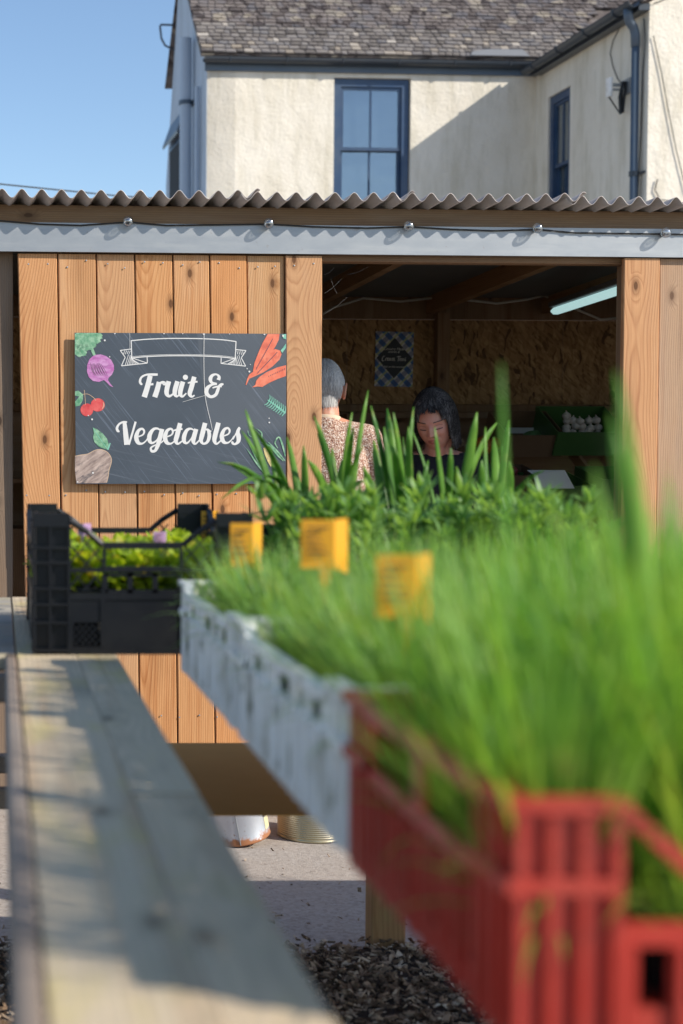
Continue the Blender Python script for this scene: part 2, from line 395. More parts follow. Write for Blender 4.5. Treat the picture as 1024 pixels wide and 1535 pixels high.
MAT['tag'] = simple('yellow_tag', (0.72, 0.33, 0.015), 0.45, var=0.08)
MAT['tagpurple'] = simple('purple_tag', (0.42, 0.25, 0.45), 0.5)
MAT['tagprint'] = simple('tag_print', (0.10, 0.05, 0.02), 0.6)
def ground():
    g = G('gravel_path'); o = g.obj()
    v = g.vor(o, 95, out='Color'); vd = g.vor(o, 95); f = g.sep(v)[0]; big = g.noise(o, 1.8, 5, 0.6); fine = g.noise(o, 240, 3, 0.7)
    c = g.ramp(f, [(0.0, (0.24, 0.21, 0.19)), (0.3, (0.40, 0.35, 0.31)), (0.7, (0.47, 0.42, 0.375)), (1.0, (0.56, 0.52, 0.48))])
    c = g.mix(g.ramp(big, [(0.4, 0.0), (0.7, 0.5)]), c, (0.42, 0.345, 0.285))
    c = g.mix(0.55, c, (0.44, 0.385, 0.335))
    c = g.mix(g.ramp(g.noise(o, 28, 4, 0.7), [(0.60, 0.0), (0.68, 0.6)]), c, (0.20, 0.165, 0.135))
    h = g.M('ADD', g.M('MULTIPLY', g.noise(o, 60, 5, 0.8), 1.0), g.M('MULTIPLY', fine, 0.3))
    return g.out(g.pbr(c, 0.92, spec=0.15, normal=g.bump(h, 0.7, 0.006)))
MAT['ground'] = ground()
MAT['mulchbed'] = simple('mulch_soil', (0.045, 0.03, 0.02), 0.95, var=0.5, sc=50, bump=0.008)
def chips():
    g = G('wood_chips'); o = g.obj()
    r = g.sep(g.vor(o, 38, out='Color'))
    c = g.ramp(r[0], [(0.0, (0.05, 0.032, 0.02)), (0.35, (0.15, 0.095, 0.058)), (0.65, (0.27, 0.18, 0.115)), (0.9, (0.44, 0.33, 0.23)), (1.0, (0.58, 0.48, 0.37))])
    return g.out(g.pbr(c, 0.85, spec=0.2, normal=g.bump(g.noise(o, 300, 2), 0.5, 0.001)))
MAT['chips'] = chips()
MAT['leaf_aga'] = leafmat('strap_leaf', (0.065, 0.21, 0.025), (0.25, 0.47, 0.07), trans=0.48, dry=0.3)
MAT['leaf_chive'] = leafmat('chive_leaf', (0.13, 0.31, 0.075), (0.33, 0.51, 0.14), trans=0.5, dry=0.5)
MAT['leaf_near'] = leafmat('near_grass_leaf', (0.15, 0.38, 0.06), (0.35, 0.56, 0.11), trans=0.5, dry=0.4)
MAT['leaf_feather'] = leafmat('feathery_leaf', (0.14, 0.31, 0.09), (0.32, 0.50, 0.16), trans=0.5)
MAT['leaf_lime'] = leafmat('lime_leaf', (0.36, 0.50, 0.04), (0.50, 0.60, 0.06), tip=((0.58, 0.36, 0.06), 1.2), trans=0.5)
MAT['leaf_grey'] = leafmat('greygreen_leaf', (0.10, 0.18, 0.10), (0.17, 0.25, 0.13), trans=0.35)
MAT['straw'] = leafmat('dry_leaf', (0.42, 0.33, 0.14), (0.50, 0.40, 0.18), trans=0.3)

# ================================================================== GROUND
def proj(p):
    X, Y, Z = p; c, s = math.cos(PITCH), math.sin(PITCH)
    d = Y * c - (Z - EYE) * s; v = (Z - EYE) * c + Y * s
    return (F * X / d, 767.5 - F * v / d)
def side_w(px, u, z, Y0, lo, hi):
    """depth offset w on the side wall at local u whose image is at px"""
    for _ in range(50):
        m = (lo + hi) / 2
        if proj(wpt(u, m, z, Y0))[0] > px: lo = m
        else: hi = m
    return (lo + hi) / 2

def ground_sheet():
    mb = MB()
    xs = sorted(set(list(np.linspace(-3, 6, 46)) + [-300, -60, -15, 15, 60, 300]))
    ys = sorted(set(list(np.linspace(1, 9, 41)) + [-300, -60, -10, 15, 60, 400]))
    vs = []
    for y in ys:
        for x in xs:
            inn = (-3 < x < 6 and 1 < y < 9)
            vs.append((x, y, 0.006 * math.sin(x*3.1+y*2.2) * math.sin(y*1.7) if inn else 0))
    nx = len(xs); fs = []
    for j in range(len(ys)-1):
        for i in range(nx-1): fs.append((j*nx+i, j*nx+i+1, (j+1)*nx+i+1, (j+1)*nx+i))
    mb.add(vs, fs); return mb.build('ground', MAT['ground'], kind='structure', smooth=True)
ground_sheet()
mb = MB(); n = 60; vs = []; fs = []
for i in range(n+1):
    x = -3.2 + 8.0*i/n
    ye = 4.14 + 0.025*math.sin(x*7) + 0.015*math.sin(x*19+1)
    vs += [(x, 0.2, 0.018), (x, ye-0.06, 0.022), (x, ye, 0.004)]
for i in range(n):
    a = i*3; fs += [(a, a+3, a+4, a+1), (a+1, a+4, a+5, a+2)]
mb.add(vs, fs); mb.build('mulch_bed', MAT['mulchbed'], kind='structure', smooth=True)

def chip_field(name, mat, n, region, zr, size, label, cat):
    rs = np.random.RandomState(11)
    V = []; Fc = []
    for i in range(n):
        x, y = region(rs)
        L = rs.uniform(*size); W = L * rs.uniform(0.18, 0.5); T = W * rs.uniform(0.2, 0.5)
        M = Matrix.Translation((x, y, rs.uniform(*zr))) @ Euler((rs.normal(0, 0.45), rs.normal(0, 0.45), rs.uniform(0, 6.28))).to_matrix().to_4x4()
        k = rs.uniform(0.3, 0.9)
        pts = [(-L/2,-W/2*k,-T/2),(L/2,-W/2,-T/2),(L/2*k,W/2,-T/2),(-L/2,W/2,-T/2),(-L/2,-W/2*k,T/2),(L/2*.9,-W/2,T/2),(L/2*k,W/2*.8,T/2),(-L/2,W/2*.9,T/2)]
        b = len(V); V += [tuple(M @ Vector(p)) for p in pts]
        Fc += [tuple(b+q for q in f) for f in ((0,3,2,1),(4,5,6,7),(0,1,5,4),(1,2,6,5),(2,3,7,6),(3,0,4,7))]
    me = bpy.data.meshes.new(name); me.from_pydata(V, [], Fc); me.materials.append(mat)
    o = link(name, me, kind='stuff'); tag(o, label, cat); return o
chip_field('wood_chip_mulch', MAT['chips'], 20000, lambda r: (r.uniform(-0.6, 1.9), 4.17 - abs(r.normal(0, 0.06)) - r.uniform(0, 1.5)), (0.02, 0.045), (0.008, 0.036),
           'bark and wood chip mulch in the shade under the table', 'mulch')
def litter_reg(r):
    return (r.uniform(-0.4, 2.2), r.uniform(4.15, 5.85))
chip_field('path_litter', MAT['chips'], 420, litter_reg, (0.004, 0.009), (0.006, 0.028), 'dry twigs and leaf scraps scattered on the pale path before the shed', 'debris')

# ================================================================== HOUSE
house = thing('cream_house', 'cream rendered house with blue sash windows and stone slate roof behind the shed', 'house', (0, HOUSE_Y, 0), YAW)
uL = HU(310, 200)[0]; uR = HU(802, 200)[0]
EZ = HU(310, 106)[1]                       # wall top
GZ = HU(310, 84)[1]                        # gutter rim
wt = 0.34
w0, wz1 = HU(501, 116); w1 = HU(616, 116)[0]
wz0 = wz1 - 1.72
mb = MB()
mb.box(uL, w0, 0, wt, -0.1, EZ+0.25); mb.box(w1, uR+0.1, 0, wt, -0.1, EZ+0.25)
mb.box(w0, w1, 0, wt, wz1, EZ+0.25); mb.box(w0, w1, 0, wt, -0.1, wz0)
mb.build('front_wall', MAT['plaster'], house)
# side wall with gable, facing left
side_d = 3.05
wR = side_w(290, uL, 7.3, HOUSE_Y, 0, 6)
rise = 1.10                                # roof pitch (rise per run)
ridge_w = 1.55
mb = MB(); x0, x1 = uL-0.004, uL+wt
back_w = side_w(249, uL, 4.5, HOUSE_Y, 0, 8)
prof = [(0.0, -0.1), (back_w, -0.1), (back_w, EZ - 0.85), (ridge_w+0.25, EZ + ridge_w*rise), (ridge_w, EZ + ridge_w*rise + .02), (0.0, EZ)]
# small side window hole left as a recess panel
vs = [(x0, a, b) for a, b in prof] + [(x1, a, b) for a, b in prof]; k = len(prof)
fs = [tuple(range(k-1, -1, -1)), tuple(range(k, 2*k))] + [(i, (i+1) % k, (i+1) % k + k, i + k) for i in range(k)]
mb.add(vs, fs); mb.build('side_wall', MAT['plaster_shaded'], house)
sw0 = side_w(274, uL, 4.6, HOUSE_Y, 0, 8); sw1 = side_w(257, uL, 4.6, HOUSE_Y, 0, 8)
zt = 1.38 + (690-200)/2238*19.3
sw = MB(); sw.box(uL-0.03, uL-0.006, sw0, sw1, zt-1.6, zt); fr = sw.build('side_window', MAT['bluepaint'], house)
g_ = MB(); g_.box(uL-0.04, uL-0.031, sw0+0.06, sw1-0.06, zt-1.52, zt-0.08); g_.build('pane', MAT['void'], fr)
hood = MB(); hood.add([(uL-0.002, sw0-0.15, zt+0.32), (uL-0.11, sw0-0.15, zt+0.02), (uL-0.11, sw1+0.1, zt+0.02), (uL-0.002, sw1+0.1, zt+0.32),
                       (uL-0.002, sw0-0.15, zt+0.27), (uL-0.10, sw0-0.15, zt-0.02), (uL-0.10, sw1+0.1, zt-0.02), (uL-0.002, sw1+0.1, zt+0.27)],
                      [(0,1,2,3),(7,6,5,4),(0,4,5,1),(1,5,6,2),(2,6,7,3)])
hood.build('window_hood', MAT['greyblue'], house)
# soil pipe on the side wall
pw = side_w(291, uL, 5.4, HOUSE_Y, 0, 6)
pt = 1.38 + (690-62)/2238*18.7
mb = MB(); mb.tube([(uL-0.11, pw, 0), (uL-0.11, pw, pt)], 0.072, 14); pp = mb.build('soil_pipe', MAT['pipe_pale'], house, smooth=False)
mb = MB(); zb = 1.38 + (690-160)/2238*18.7
mb.tube([(uL-0.11, pw, zb), (uL-0.11, pw, zb+0.05)], 0.085, 14); mb.box(uL-0.03, uL+0.0, pw-0.1, pw+0.1, zb, zb+0.05); mb.build('pipe_clip', MAT['greyblue'], pp)
mb = MB(); mb.tube([(uL-0.05, pw-0.42, 0), (uL-0.05, pw-0.42, EZ-0.1)], 0.03, 10); mb.build('waste_pipe', MAT['pipe_pale'], house)
# iron bracket high on the side wall
bw = side_w(262, uL, 7.0, HOUSE_Y, 0, 8)
zb1 = 1.38 + (690-20)/2238*19.4; zb2 = 1.38 + (690-56)/2238*19.4
mb = MB(); mb.tube([(uL, bw, zb1), (uL-0.19, bw, zb1), (uL-0.2, bw, zb1-0.02), (uL-0.18, bw, zb1-0.18), (uL-0.13, bw, zb2+0.04), (uL, bw, zb2-.02)], 0.014, 7)
mb.build('iron_bracket', MAT['gutter'], house)

# ------ sash window builder (in a wall facing -w, or facing -u when side=True)
def sash(parent, a0, a1, z0, z1, depth, side=False, u=0, name='sash_window', mid=None):
    def B(mb, p0, p1, d0, d1, q0, q1):
        if side: mb.box(u + d0, u + d1, p0, p1, q0, q1)
        else: mb.box(p0, p1, d0, d1, q0, q1)
    zm = mid if mid else (z0+z1)/2; ft = 0.085
    mb = MB(); B(mb, a0, a0+ft, depth-0.05, depth+0.06, z0, z1); B(mb, a1-ft, a1, depth-0.05, depth+0.06, z0, z1)
    B(mb, a0+ft, a1-ft, depth-0.05, depth+0.06, z1-ft*1.1, z1); B(mb, a0+ft, a1-ft, depth-0.07, depth+0.06, z0, z0+0.07)
    root = mb.build(name, MAT['bluepaint'], parent)
    c0, c1 = a0+ft+0.002, a1-ft-0.002
    for (q0, q1, dd) in ((zm-0.02, z1-ft*1.1-0.002, depth-0.03), (z0+0.072, zm+0.02, depth+0.012)):
        s = 0.032; mb = MB()
        B(mb, c0, c0+s, dd, dd+0.035, q0, q1); B(mb, c1-s, c1, dd, dd+0.035, q0, q1)
        B(mb, c0+s, c1-s, dd, dd+0.035, q1-s, q1); B(mb, c0+s, c1-s, dd, dd+0.035, q0, q0+s*1.2)
        cm = (c0+c1)/2; B(mb, cm-0.011, cm+0.011, dd+0.004, dd+0.033, q0+s*1.2, q1-s)
        sa = mb.build('sash', MAT['bluepaint'], root)
        for (e0, e1) in ((c0+s+.001, cm-0.012), (cm+0.012, c1-s-.001)):
            pm = MB(); B(pm, e0, e1, dd+0.015, dd+0.019, q0+s*1.2+.001, q1-s-.001); pm.build('pane', MAT['winglass'], parent_fix(sa, root))
    bm_ = MB(); B(bm_, c0-0.03, c1+0.03, depth+0.10, depth+0.105, z0+0.02, z1-0.02); bm_.build('blind', MAT['blind'], root)
    return root
def parent_fix(sa, root): return root      # panes hang on the window itself: thing > part > sub-part
sash(house, w0+0.012, w1-0.012, wz0, wz1-0.004, 0.09, mid=HU(555, 222)[1])
mb = MB(); mb.box(w0-0.05, w1+0.05, -0.05, 0.05, wz0-0.08, wz0-0.002); mb.build('window_sill', MAT['bluepaint'], house)
# fascia and gutter along the front
mb = MB(); mb.box(uL-0.03, uR+0.0, -0.035, -0.003, EZ-0.005, EZ+0.16); mb.build('fascia_board', MAT['greyblue'], house)
def half_gutter(p0, p1, r=0.06, n=10):
    """half round gutter from p0 to p1 (open side up)"""
    p0 = Vector(p0); p1 = Vector(p1); d = (p1-p0).normalized(); sidev = d.cross(Vector((0,0,1))).normalized()
    mb = MB(); vs = []; fs = []
    for p in (p0, p1):
        for rr in (r, r-0.006):
            for k in range(n+1):
                t = math.pi * k / n
                vs.append(p + sidev*math.cos(t)*rr - Vector((0,0,1))*math.sin(t)*rr)
    m = n+1
    for k in range(n):
        fs.append((k, k+1, 2*m+k+1, 2*m+k)); fs.append((m+k+1, m+k, 3*m+k, 3*m+k+1)); fs.append((k, m+k, m+k+1, k+1)); fs.append((2*m+k+1, 3*m+k+1, 3*m+k, 2*m+k))
    fs.append((0, 2*m, 3*m, m)); fs.append((n, m+n, 3*m+n, 2*m+n))
    mb.add(vs, fs); return mb
gz = EZ + 0.13
half_gutter((uL-0.06, -0.10, gz), (uR-0.1, -0.10, gz)).build('gutter', MAT['gutter'], house)
for i in range(6):
    u = uL+0.25+i*0.68; mb = MB()
    mb.tube([(u, -0.16, gz+0.01), (u, -0.152, gz-0.045), (u, -0.10, gz-0.068), (u, -0.045, gz-0.05), (u, -0.03, gz)], 0.009, 6); mb.build('gutter_bracket', MAT['gutter'], house)
# ------ roof
def roof_slab(pts, name, mat, parent, th=0.03):
    mb = MB(); vs = [Vector(p) for p in pts]; nrm = (vs[1]-vs[0]).cross(vs[2]-vs[0]).normalized()
    if nrm.z < 0: nrm = -nrm
    k = len(vs); allv = vs + [v - nrm*th for v in vs]
    fs = [tuple(range(k)), tuple(range(2*k-1, k-1, -1))] + [(i, i+k, (i+1) % k + k, (i+1) % k) for i in range(k)]
    mb.add(allv, fs); return mb.build(name, mat, parent)
ez = EZ + 0.175; ew = -0.14
rz_ = ez + (ridge_w-ew)*rise
roof = roof_slab([(uL-0.10, ew, ez-0.02), (uR+3.0, ew, ez-0.02), (uR+3.0, ridge_w, rz_-0.02), (uL-0.10, ridge_w, rz_-0.02)], 'roof', MAT['slate2'], house)
roof_slab([(uL-0.025, ridge_w, rz_-0.02), (uR+3.0, ridge_w, rz_-0.02), (uR+3.0, back_w+0.01, rz_-0.02-(back_w+.01-ridge_w)*rise*1.15), (uL-0.025, back_w+0.01, rz_-0.02-(back_w+.01-ridge_w)*rise*1.15)], 'rear_roof', MAT['slate2'], house)
# slates: one shared family of meshes, each lifted at its tail
def slate_mesh(wd, ln, th):
    mb = MB(); a = wd/2
    j = [random.uniform(-0.006, 0.006) for _ in range(4)]
    vs = [(-a+0.002, j[0], 0), (a-0.002, j[1], 0), (a-0.002, ln, -0.004), (-a+0.002, ln, -0.004),
          (-a+0.003, j[0]+0.002, th), (a-0.004, j[1]+0.003, th*random.uniform(0.7, 1.1)), (a-0.003, ln, 0.003), (-a+0.003, ln, 0.003)]
    mb.add(vs, [(0,3,2,1),(4,5,6,7),(0,1,5,4),(1,2,6,5),(2,3,7,6),(3,0,4,7)])
    me = mb.mesh('slate'); me.materials.append(MAT['slate']); return me
slate_meshes = [(wd, slate_mesh(wd, 0.17, random.uniform(0.012, 0.022))) for wd in [0.07, 0.085, 0.10, 0.115, 0.13, 0.145] for _ in range(2)]
sl_ang = math.atan(rise); expo = 0.080; cnt = 0; rest = MB()
nrow = int((ridge_w-ew)/math.cos(sl_ang)/expo)
for r in range(nrow):
    s = r*expo; u = uL - 0.12 + random.uniform(0, 0.03)
    umax = uR + 0.15 + s*0.75 if r < 14 else uR + 2.9
    while u < umax:
        wd, me = random.choice(slate_meshes); wd2 = wd
        loc = Vector((u + wd/2, ew - 0.01 + s*math.cos(sl_ang), ez + 0.004 + s*math.sin(sl_ang)))
        rot = Euler((sl_ang - R(4.5) + random.uniform(-.02, .02), random.uniform(-.02, .02), random.uniform(-0.012, 0.012)))
        if cnt < 300:
            o = link('slate', me, house, loc, rot); cnt += 1
        else:
            M = Matrix.Translation(loc) @ rot.to_matrix().to_4x4()
            rest.add([M @ v.co for v in me.vertices], [tuple(p.vertices) for p in me.polygons])
        u += wd + 0.003
ro = rest.build('slate', MAT['slate2'], house, kind='stuff')
# lead flashing in the corner above the gutter
mb = MB(); cu = HU(735, 88)[0]
mb.add([(cu-0.3, ew-0.03, ez+0.018), (cu+0.42, ew-0.03, ez+0.018), (cu+0.36, ew+0.05, ez+0.12), (cu-0.1, ew+0.05, ez+0.115), (cu-0.28, ew+0.02, ez+0.07)], [(0,1,2,3,4)])
o = mb.build('lead_flashing', simple('lead_sheet', (0.20, 0.21, 0.225), 0.7, 0.1), house); o.modifiers.new('s', 'SOLIDIFY').thickness = 0.004

# ------ right wing standing towards us
wc = side_w(970, uR, 4.5, HOUSE_Y, -4.5, -1.0)      # depth of its front corner (negative w)
mb = MB()
a0 = side_w(821, uR, 5.2, HOUSE_Y, -4, 0.3); a1 = side_w(854, uR, 5.2, HOUSE_Y, -4, 0)
hz1 = proj_z = None
def z_side(py, w_):
    p = wpt(uR, w_, 5, HOUSE_Y); return at(0, py, p.y).z
zA = z_side(128, a1)
zB = zA - 1.75
WT = EZ + 0.05
mb.box(uR, uR+0.3, a0, -0.002, -0.1, WT); mb.box(uR, uR+0.3, wc, a1, -0.1, WT)
mb.box(uR, uR+0.3, a1, a0, zA, WT); mb.box(uR, uR+0.3, a1, a0, -0.1, zB)
mb.build('wing_side_wall', MAT['plaster'], house)
sash(house, a1+0.004, a0-0.004, zB, zA-0.004, 0.075, side=True, u=uR, mid=z_side(238, a1))
mb = MB(); GW = 4.2; pr = [(uR, -0.1), (uR+GW, -0.1), (uR+GW, WT), (uR+GW/2, WT+GW/2*0.58), (uR, WT)]
vs = [(a, wc-0.003, b) for a, b in pr] + [(a, wc+0.3, b) for a, b in pr]; k = 5
mb.add([Vector((v[0]+(0.301 if (i % 5) in (0, 4) and i >= 5 else 0), v[1], v[2])) for i, v in enumerate(vs)], [tuple(range(k)), tuple(range(2*k-1, k-1, -1))] + [(i, i+k, (i+1) % k + k, (i+1) % k) for i in range(k)])
mb.build('wing_gable_wall', MAT['plaster'], house)
roof_slab([(uR-0.13, wc-0.1, WT+0.02), (uR-0.13, 2.2, WT+0.02), (uR+GW/2, 2.2, WT+0.02+(GW/2+.13)*0.58), (uR+GW/2, wc-0.1, WT+0.02+(GW/2+.13)*0.58)], 'wing_roof', MAT['slate2'], house, 0.05)
roof_slab([(uR+GW+0.13, wc-0.1, WT+0.02), (uR+GW+0.13, 2.2, WT+0.02), (uR+GW/2, 2.2, WT+0.02+(GW/2+.13)*0.58), (uR+GW/2, wc-0.1, WT+0.02+(GW/2+.13)*0.58)], 'wing_roof', MAT['slate2'], house, 0.05)
mb = MB(); mb.box(uR-0.115, uR-0.003, wc-0.02, -0.16, WT-0.085, WT-0.02); mb.box(uR-0.125, uR-0.10, wc-0.03, -0.16, WT-0.09, WT+0.015); mb.build('soffit', MAT['gutter'], house)
half_gutter((uR-0.185, wc-0.05, WT+0.0), (uR-0.185, -0.12, WT-0.01), 0.065).build('gutter', MAT['gutter'], house)
for i in range(4):
    ww = wc+0.3+i*0.68; mb = MB()
    mb.tube([(uR-0.252, ww, WT+0.01), (uR-0.245, ww, WT-0.05), (uR-0.185, ww, WT-0.078), (uR-0.125, ww, WT-0.05)], 0.011, 6); mb.build('gutter_bracket', MAT['gutter'], house)
# downpipe with its swan neck at the wing corner
dpw = wc+0.13
mb = MB(); mb.tube([(uR-0.185, dpw-0.05, WT-0.05), (uR-0.185, dpw-0.05, WT-0.12), (uR-0.16, dpw-0.03, WT-0.17), (uR-0.10, dpw, WT-0.22), (uR-0.08, dpw, WT-0.29), (uR-0.075, dpw, WT-0.42)], 0.047, 12)
mb.tube([(uR-0.075, dpw, WT-0.38), (uR-0.075, dpw, 0)], 0.04, 12)
dp = mb.build('downpipe', MAT['greyblue'], house, smooth=True)
for zc in (WT-1.75, WT-3.4):
    m2 = MB(); m2.tube([(uR-0.075, dpw, zc), (uR-0.075, dpw, zc+0.05)], 0.05, 12); m2.tube([(uR-0.075, dpw+0.04, zc+0.02), (uR-0.0, dpw-0.10, zc+0.03)], 0.014, 6); m2.build('pipe_clip', MAT['gutter'], dp)
def wp(px, py, du=-0.012):
    z = 5
    for _ in range(4):
        w_ = side_w(px, uR, z, HOUSE_Y, -4.5, 0.5); z = z_side(py, w_)
    return Vector((uR+du, w_, z))
mb = MB(); mb.tube([wp(846, 72), wp(870, 55), wp(900, 42), wp(930, 30), wp(948, 22)], 0.0045, 6); mb.build('wall_cable', MAT['cable'], house)
mb = MB(); mb.tube([wp(952, 25), wp(930, 42), wp(920, 62), wp(916, 80), wp(920, 100), wp(927, 118), wp(934, 127)], 0.0045, 6); mb.build('wall_cable', MAT['cable'], house)
mb = MB(); mb.tube([wp(968, 28, -.02), wp(970, 60, -.02), wp(966, 110, -.02), wp(963, 200, -.02), wp(958, 300, -.02)], 0.006, 6); mb.build('wall_cable', MAT['cable'], house)
# junction bracket with hanging cable loops
bx = thing('wireless_bridge', 'small pale aerial box on a bracket with looped black cables on the shaded wing wall', 'antenna'); P = wp(941, 132)
Pw = wpt(P.x, P.y, P.z, HOUSE_Y); bx.location = Pw; bx.rotation_euler = (0, 0, YAW)
mb = MB(); mb.cbox(-0.21, -0.17, -0.05, 0.05, -0.10, 0.10, 0.01); mb.build('aerial_panel', MAT['whitepl'], bx)
mb = MB(); mb.cbox(-0.17, 0.0, -0.02, 0.02, 0.015, 0.045, 0.004, axis=0); mb.cbox(-0.17, 0.0, -0.02, 0.02, -0.03, -0.01, 0.004, axis=0); mb.box(-0.012, 0.008, -0.09, 0.06, -0.07, 0.09); mb.build('bracket_arm', MAT['galv'], bx)
mb = MB(); mb.tube([(-0.19, 0, -0.1), (-0.12, 0, -0.2), (-0.07, 0, -0.27), (-0.05, 0, -0.22), (-0.05, 0, 0.05)], 0.008, 6)
mb.tube([(-0.05, -.02, 0.06), (-0.085, -.02, -0.1), (-0.075, -.02, -0.28), (-0.05, -.02, -0.26), (-0.03, -.02, -0.05), (-0.02, -.02, 0.06)], 0.016, 7); mb.build('cable_loop', MAT['cable'], bx)
# cables on the sunlit gable wall at the right edge
def gw(px, py):
    u, z = on_wall(px, py, HOUSE_Y, wc); return (u, wc-0.02, z)
mb = MB(); mb.tube([gw(978, 55), gw(990, 110), gw(1000, 165), gw(1012, 225), gw(1026, 282), gw(1040, 330)], 0.0045, 6); mb.build('wall_cable', MAT['cable'], house)
mb = MB(); mb.tube([gw(984, 270), gw(980, 285), gw(988, 300), gw(1005, 302)], 0.006, 6); mb.build('wall_cable', MAT['cable'], house)
mb = MB(); mb.tube([gw(978, 6), gw(990, 2), gw(1010, -8)], 0.0045, 6); mb.build('wall_cable', MAT['cable'], house)
# overhead wire left
mb = MB(); pA = at(-60, 270, 13); pB = at(170, 293, 14.5); pC = at(330, 305, 15.5); mb.tube([pA, pB, pC], 0.007, 6)
tag(mb.build('overhead_wire', MAT['cable']), 'thin dark overhead wire crossing the sky left of the house', 'wire')

# ================================================================== SHED
shed = thing('timber_shed', 'timber farm shop shed with corrugated roof, steel door track and open doorway', 'shed', (0, SHED_Y, 0), YAW)
uD0 = SU(27)[0]; uD1 = SU(484)[0]; uO1 = SU(931)[0]
Zt = SU(484, 381, -.02)[1]          # underside of the track
Zc1 = SU(484, 338, -.02)[1]         # top of the track
U0, U1 = -1.6, 4.6; DEP = 2.25
zrf = SU(484, 301.5, -0.12)[1]; zrc = SU(484, 288.5, -0.12)[1]; slope = 0.04
# beam over the opening
mb = MB(); mb.cbox(U0, U1, 0.02, 0.09, Zc1-0.03, SU(484, 311.5, 0.02)[1], 0.003, axis=0); mb.build('front_beam', MAT['beam'], shed)
mb = MB(); mb.cbox(uD1-0.1, U1, 0.03, 0.10, Zt-0.022, Zc1-0.033, 0.003, axis=0); mb.build('lintel', MAT['beam'], shed)
# galvanised door track
mb = MB(); mb.box(U0, U1, -0.02, -0.016, Zt, Zc1); mb.box(U0, U1, -0.0155, 0.018, Zc1-0.004, Zc1); mb.box(U0, U1, -0.0155, -0.004, Zt, Zt+0.004)
mb.build('door_track', MAT['galv'], shed)
# corrugated roof sheets
pit = 0.0762; amp = (zrc - zrf)/2; zm_ = (zrc + zrf)/2
def sheet(u0, nc, lift, tilt):
    n = nc*12; mb = MB(); vs = []; ys = [-0.12, 0.6, 1.4, DEP+0.12]
    for j, y in enumerate(ys):
        for i in range(n+1):
            u = u0 + pit*i/12; x = 2*math.pi*u/pit
            z = zm_ + amp*math.cos(x) - (y+0.12)*slope + lift + (tilt*(i/n)**6 if j == 0 else 0)
            vs.append((u, y + (0.006*math.sin(u0*40) if j == 0 else 0), z))
    fs = [(j*(n+1)+i, j*(n+1)+i+1, (j+1)*(n+1)+i+1, (j+1)*(n+1)+i) for j in range(len(ys)-1) for i in range(n)]
    mb.add(vs, fs); o = mb.build('roof_sheet', MAT['corr'], shed, smooth=True); m = o.modifiers.new('t', 'SOLIDIFY'); m.thickness = 0.002; m.offset = -1
    return o
u = -1.6; k = 0
widths = [9, 9, 7, 13, 8, 9, 9, 9, 9]
u = SU(265, 300)[0] - pit*round((SU(265, 300)[0]+1.6)/pit)
for wdt in (9, 9, 9):
    sheet(u, wdt+1, 0.002*(k % 2), 0.0); u += wdt*pit; k += 1
for wdt in (6, 8, 9, 9, 9, 9, 9):
    sheet(u, wdt+1, 0.0025*(k % 2), 0.012 if k in (3, 4, 5) else 0.0); u += wdt*pit; k += 1
mb = MB(); uq = -1.5
while uq < 4.4:
    um = round(uq/pit)*pit; mb.lathe([(0.011, 0.0), (0.011, 0.002), (0.006, 0.004), (0.006, 0.009), (0.001, 0.010)], c=(um, 0.055, zrc-(0.175)*slope+0.002), n=10); uq += 0.305
mb.build('roof_screws', MAT['galv'], shed, kind='stuff')
# rafters
def zr(y): return zrf - (y+0.12)*slope
ri = []
for uu in (-0.9, -0.3, 0.3, 0.85):
    ri.append(uu)
uRf = on_wall(655, 388, SHED_Y, 0.11)[0]; ri += [uRf - 0.62, uRf, uRf+0.70, uRf + 1.35, uRf+1.95]
for uu in ri:
    mb = MB(); vs = []
    for y in (0.10, DEP-0.05):
        zt_ = zr(y) - 0.008
        for (a, b) in ((0, 0), (0.047, 0), (0.047, -0.10), (0, -0.10)): vs.append((uu+a, y, zt_+b))
    mb.add(vs, [(0,1,2,3), (7,6,5,4), (0,4,5,1), (1,5,6,2), (2,6,7,3), (3,7,4,0)]); mb.build('rafter', MAT['rafter'], shed)
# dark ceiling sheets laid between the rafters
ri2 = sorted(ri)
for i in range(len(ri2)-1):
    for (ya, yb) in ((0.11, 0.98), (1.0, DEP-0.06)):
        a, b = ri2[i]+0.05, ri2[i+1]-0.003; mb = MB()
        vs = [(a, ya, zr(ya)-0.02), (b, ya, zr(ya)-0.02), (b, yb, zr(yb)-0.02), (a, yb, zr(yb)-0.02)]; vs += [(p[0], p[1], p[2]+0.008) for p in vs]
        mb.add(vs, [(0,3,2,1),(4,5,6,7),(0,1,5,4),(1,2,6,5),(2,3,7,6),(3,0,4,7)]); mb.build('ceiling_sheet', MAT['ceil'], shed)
# back wall
zO = on_wall(700, 480, SHED_Y, DEP)[1]; zL = on_wall(700, 606, SHED_Y, DEP)[1]
for (a, b) in ((U0, -0.38), (-0.377, 0.84), (0.843, 2.06), (2.063, 3.28), (3.283, U1)):
    mb = MB(); mb.box(a, b, DEP, DEP+0.018, zL, zO); mb.build('strand_board', MAT['osb'], shed)
mb = MB(); mb.cbox(U0, U1, DEP-0.01, DEP+0.05, zO+0.003, zr(DEP)-0.0, 0.003, axis=0); mb.build('wall_plate', MAT['inpost'], shed)
mb = MB(); mb.cbox(U0, U1, DEP-0.03, DEP+0.03, zL-0.045, zL-0.003, 0.003, axis=0); mb.build('wall_rail', MAT['inpost'], shed)
zz = zL-0.05
for i in range(10):
    mb = MB(); mb.box(U0, U1, DEP, DEP+0.02, zz-0.12, zz-0.002); mb.build('back_board', MAT['beam'], shed); zz -= 0.158
mb = MB(); mb.box(U0, U1, DEP+0.0205, DEP+0.03, 0, zL+0.02); mb.build('wall_lining', MAT['beam'], shed)  # backing added behind the boards to stop outside light through their gaps
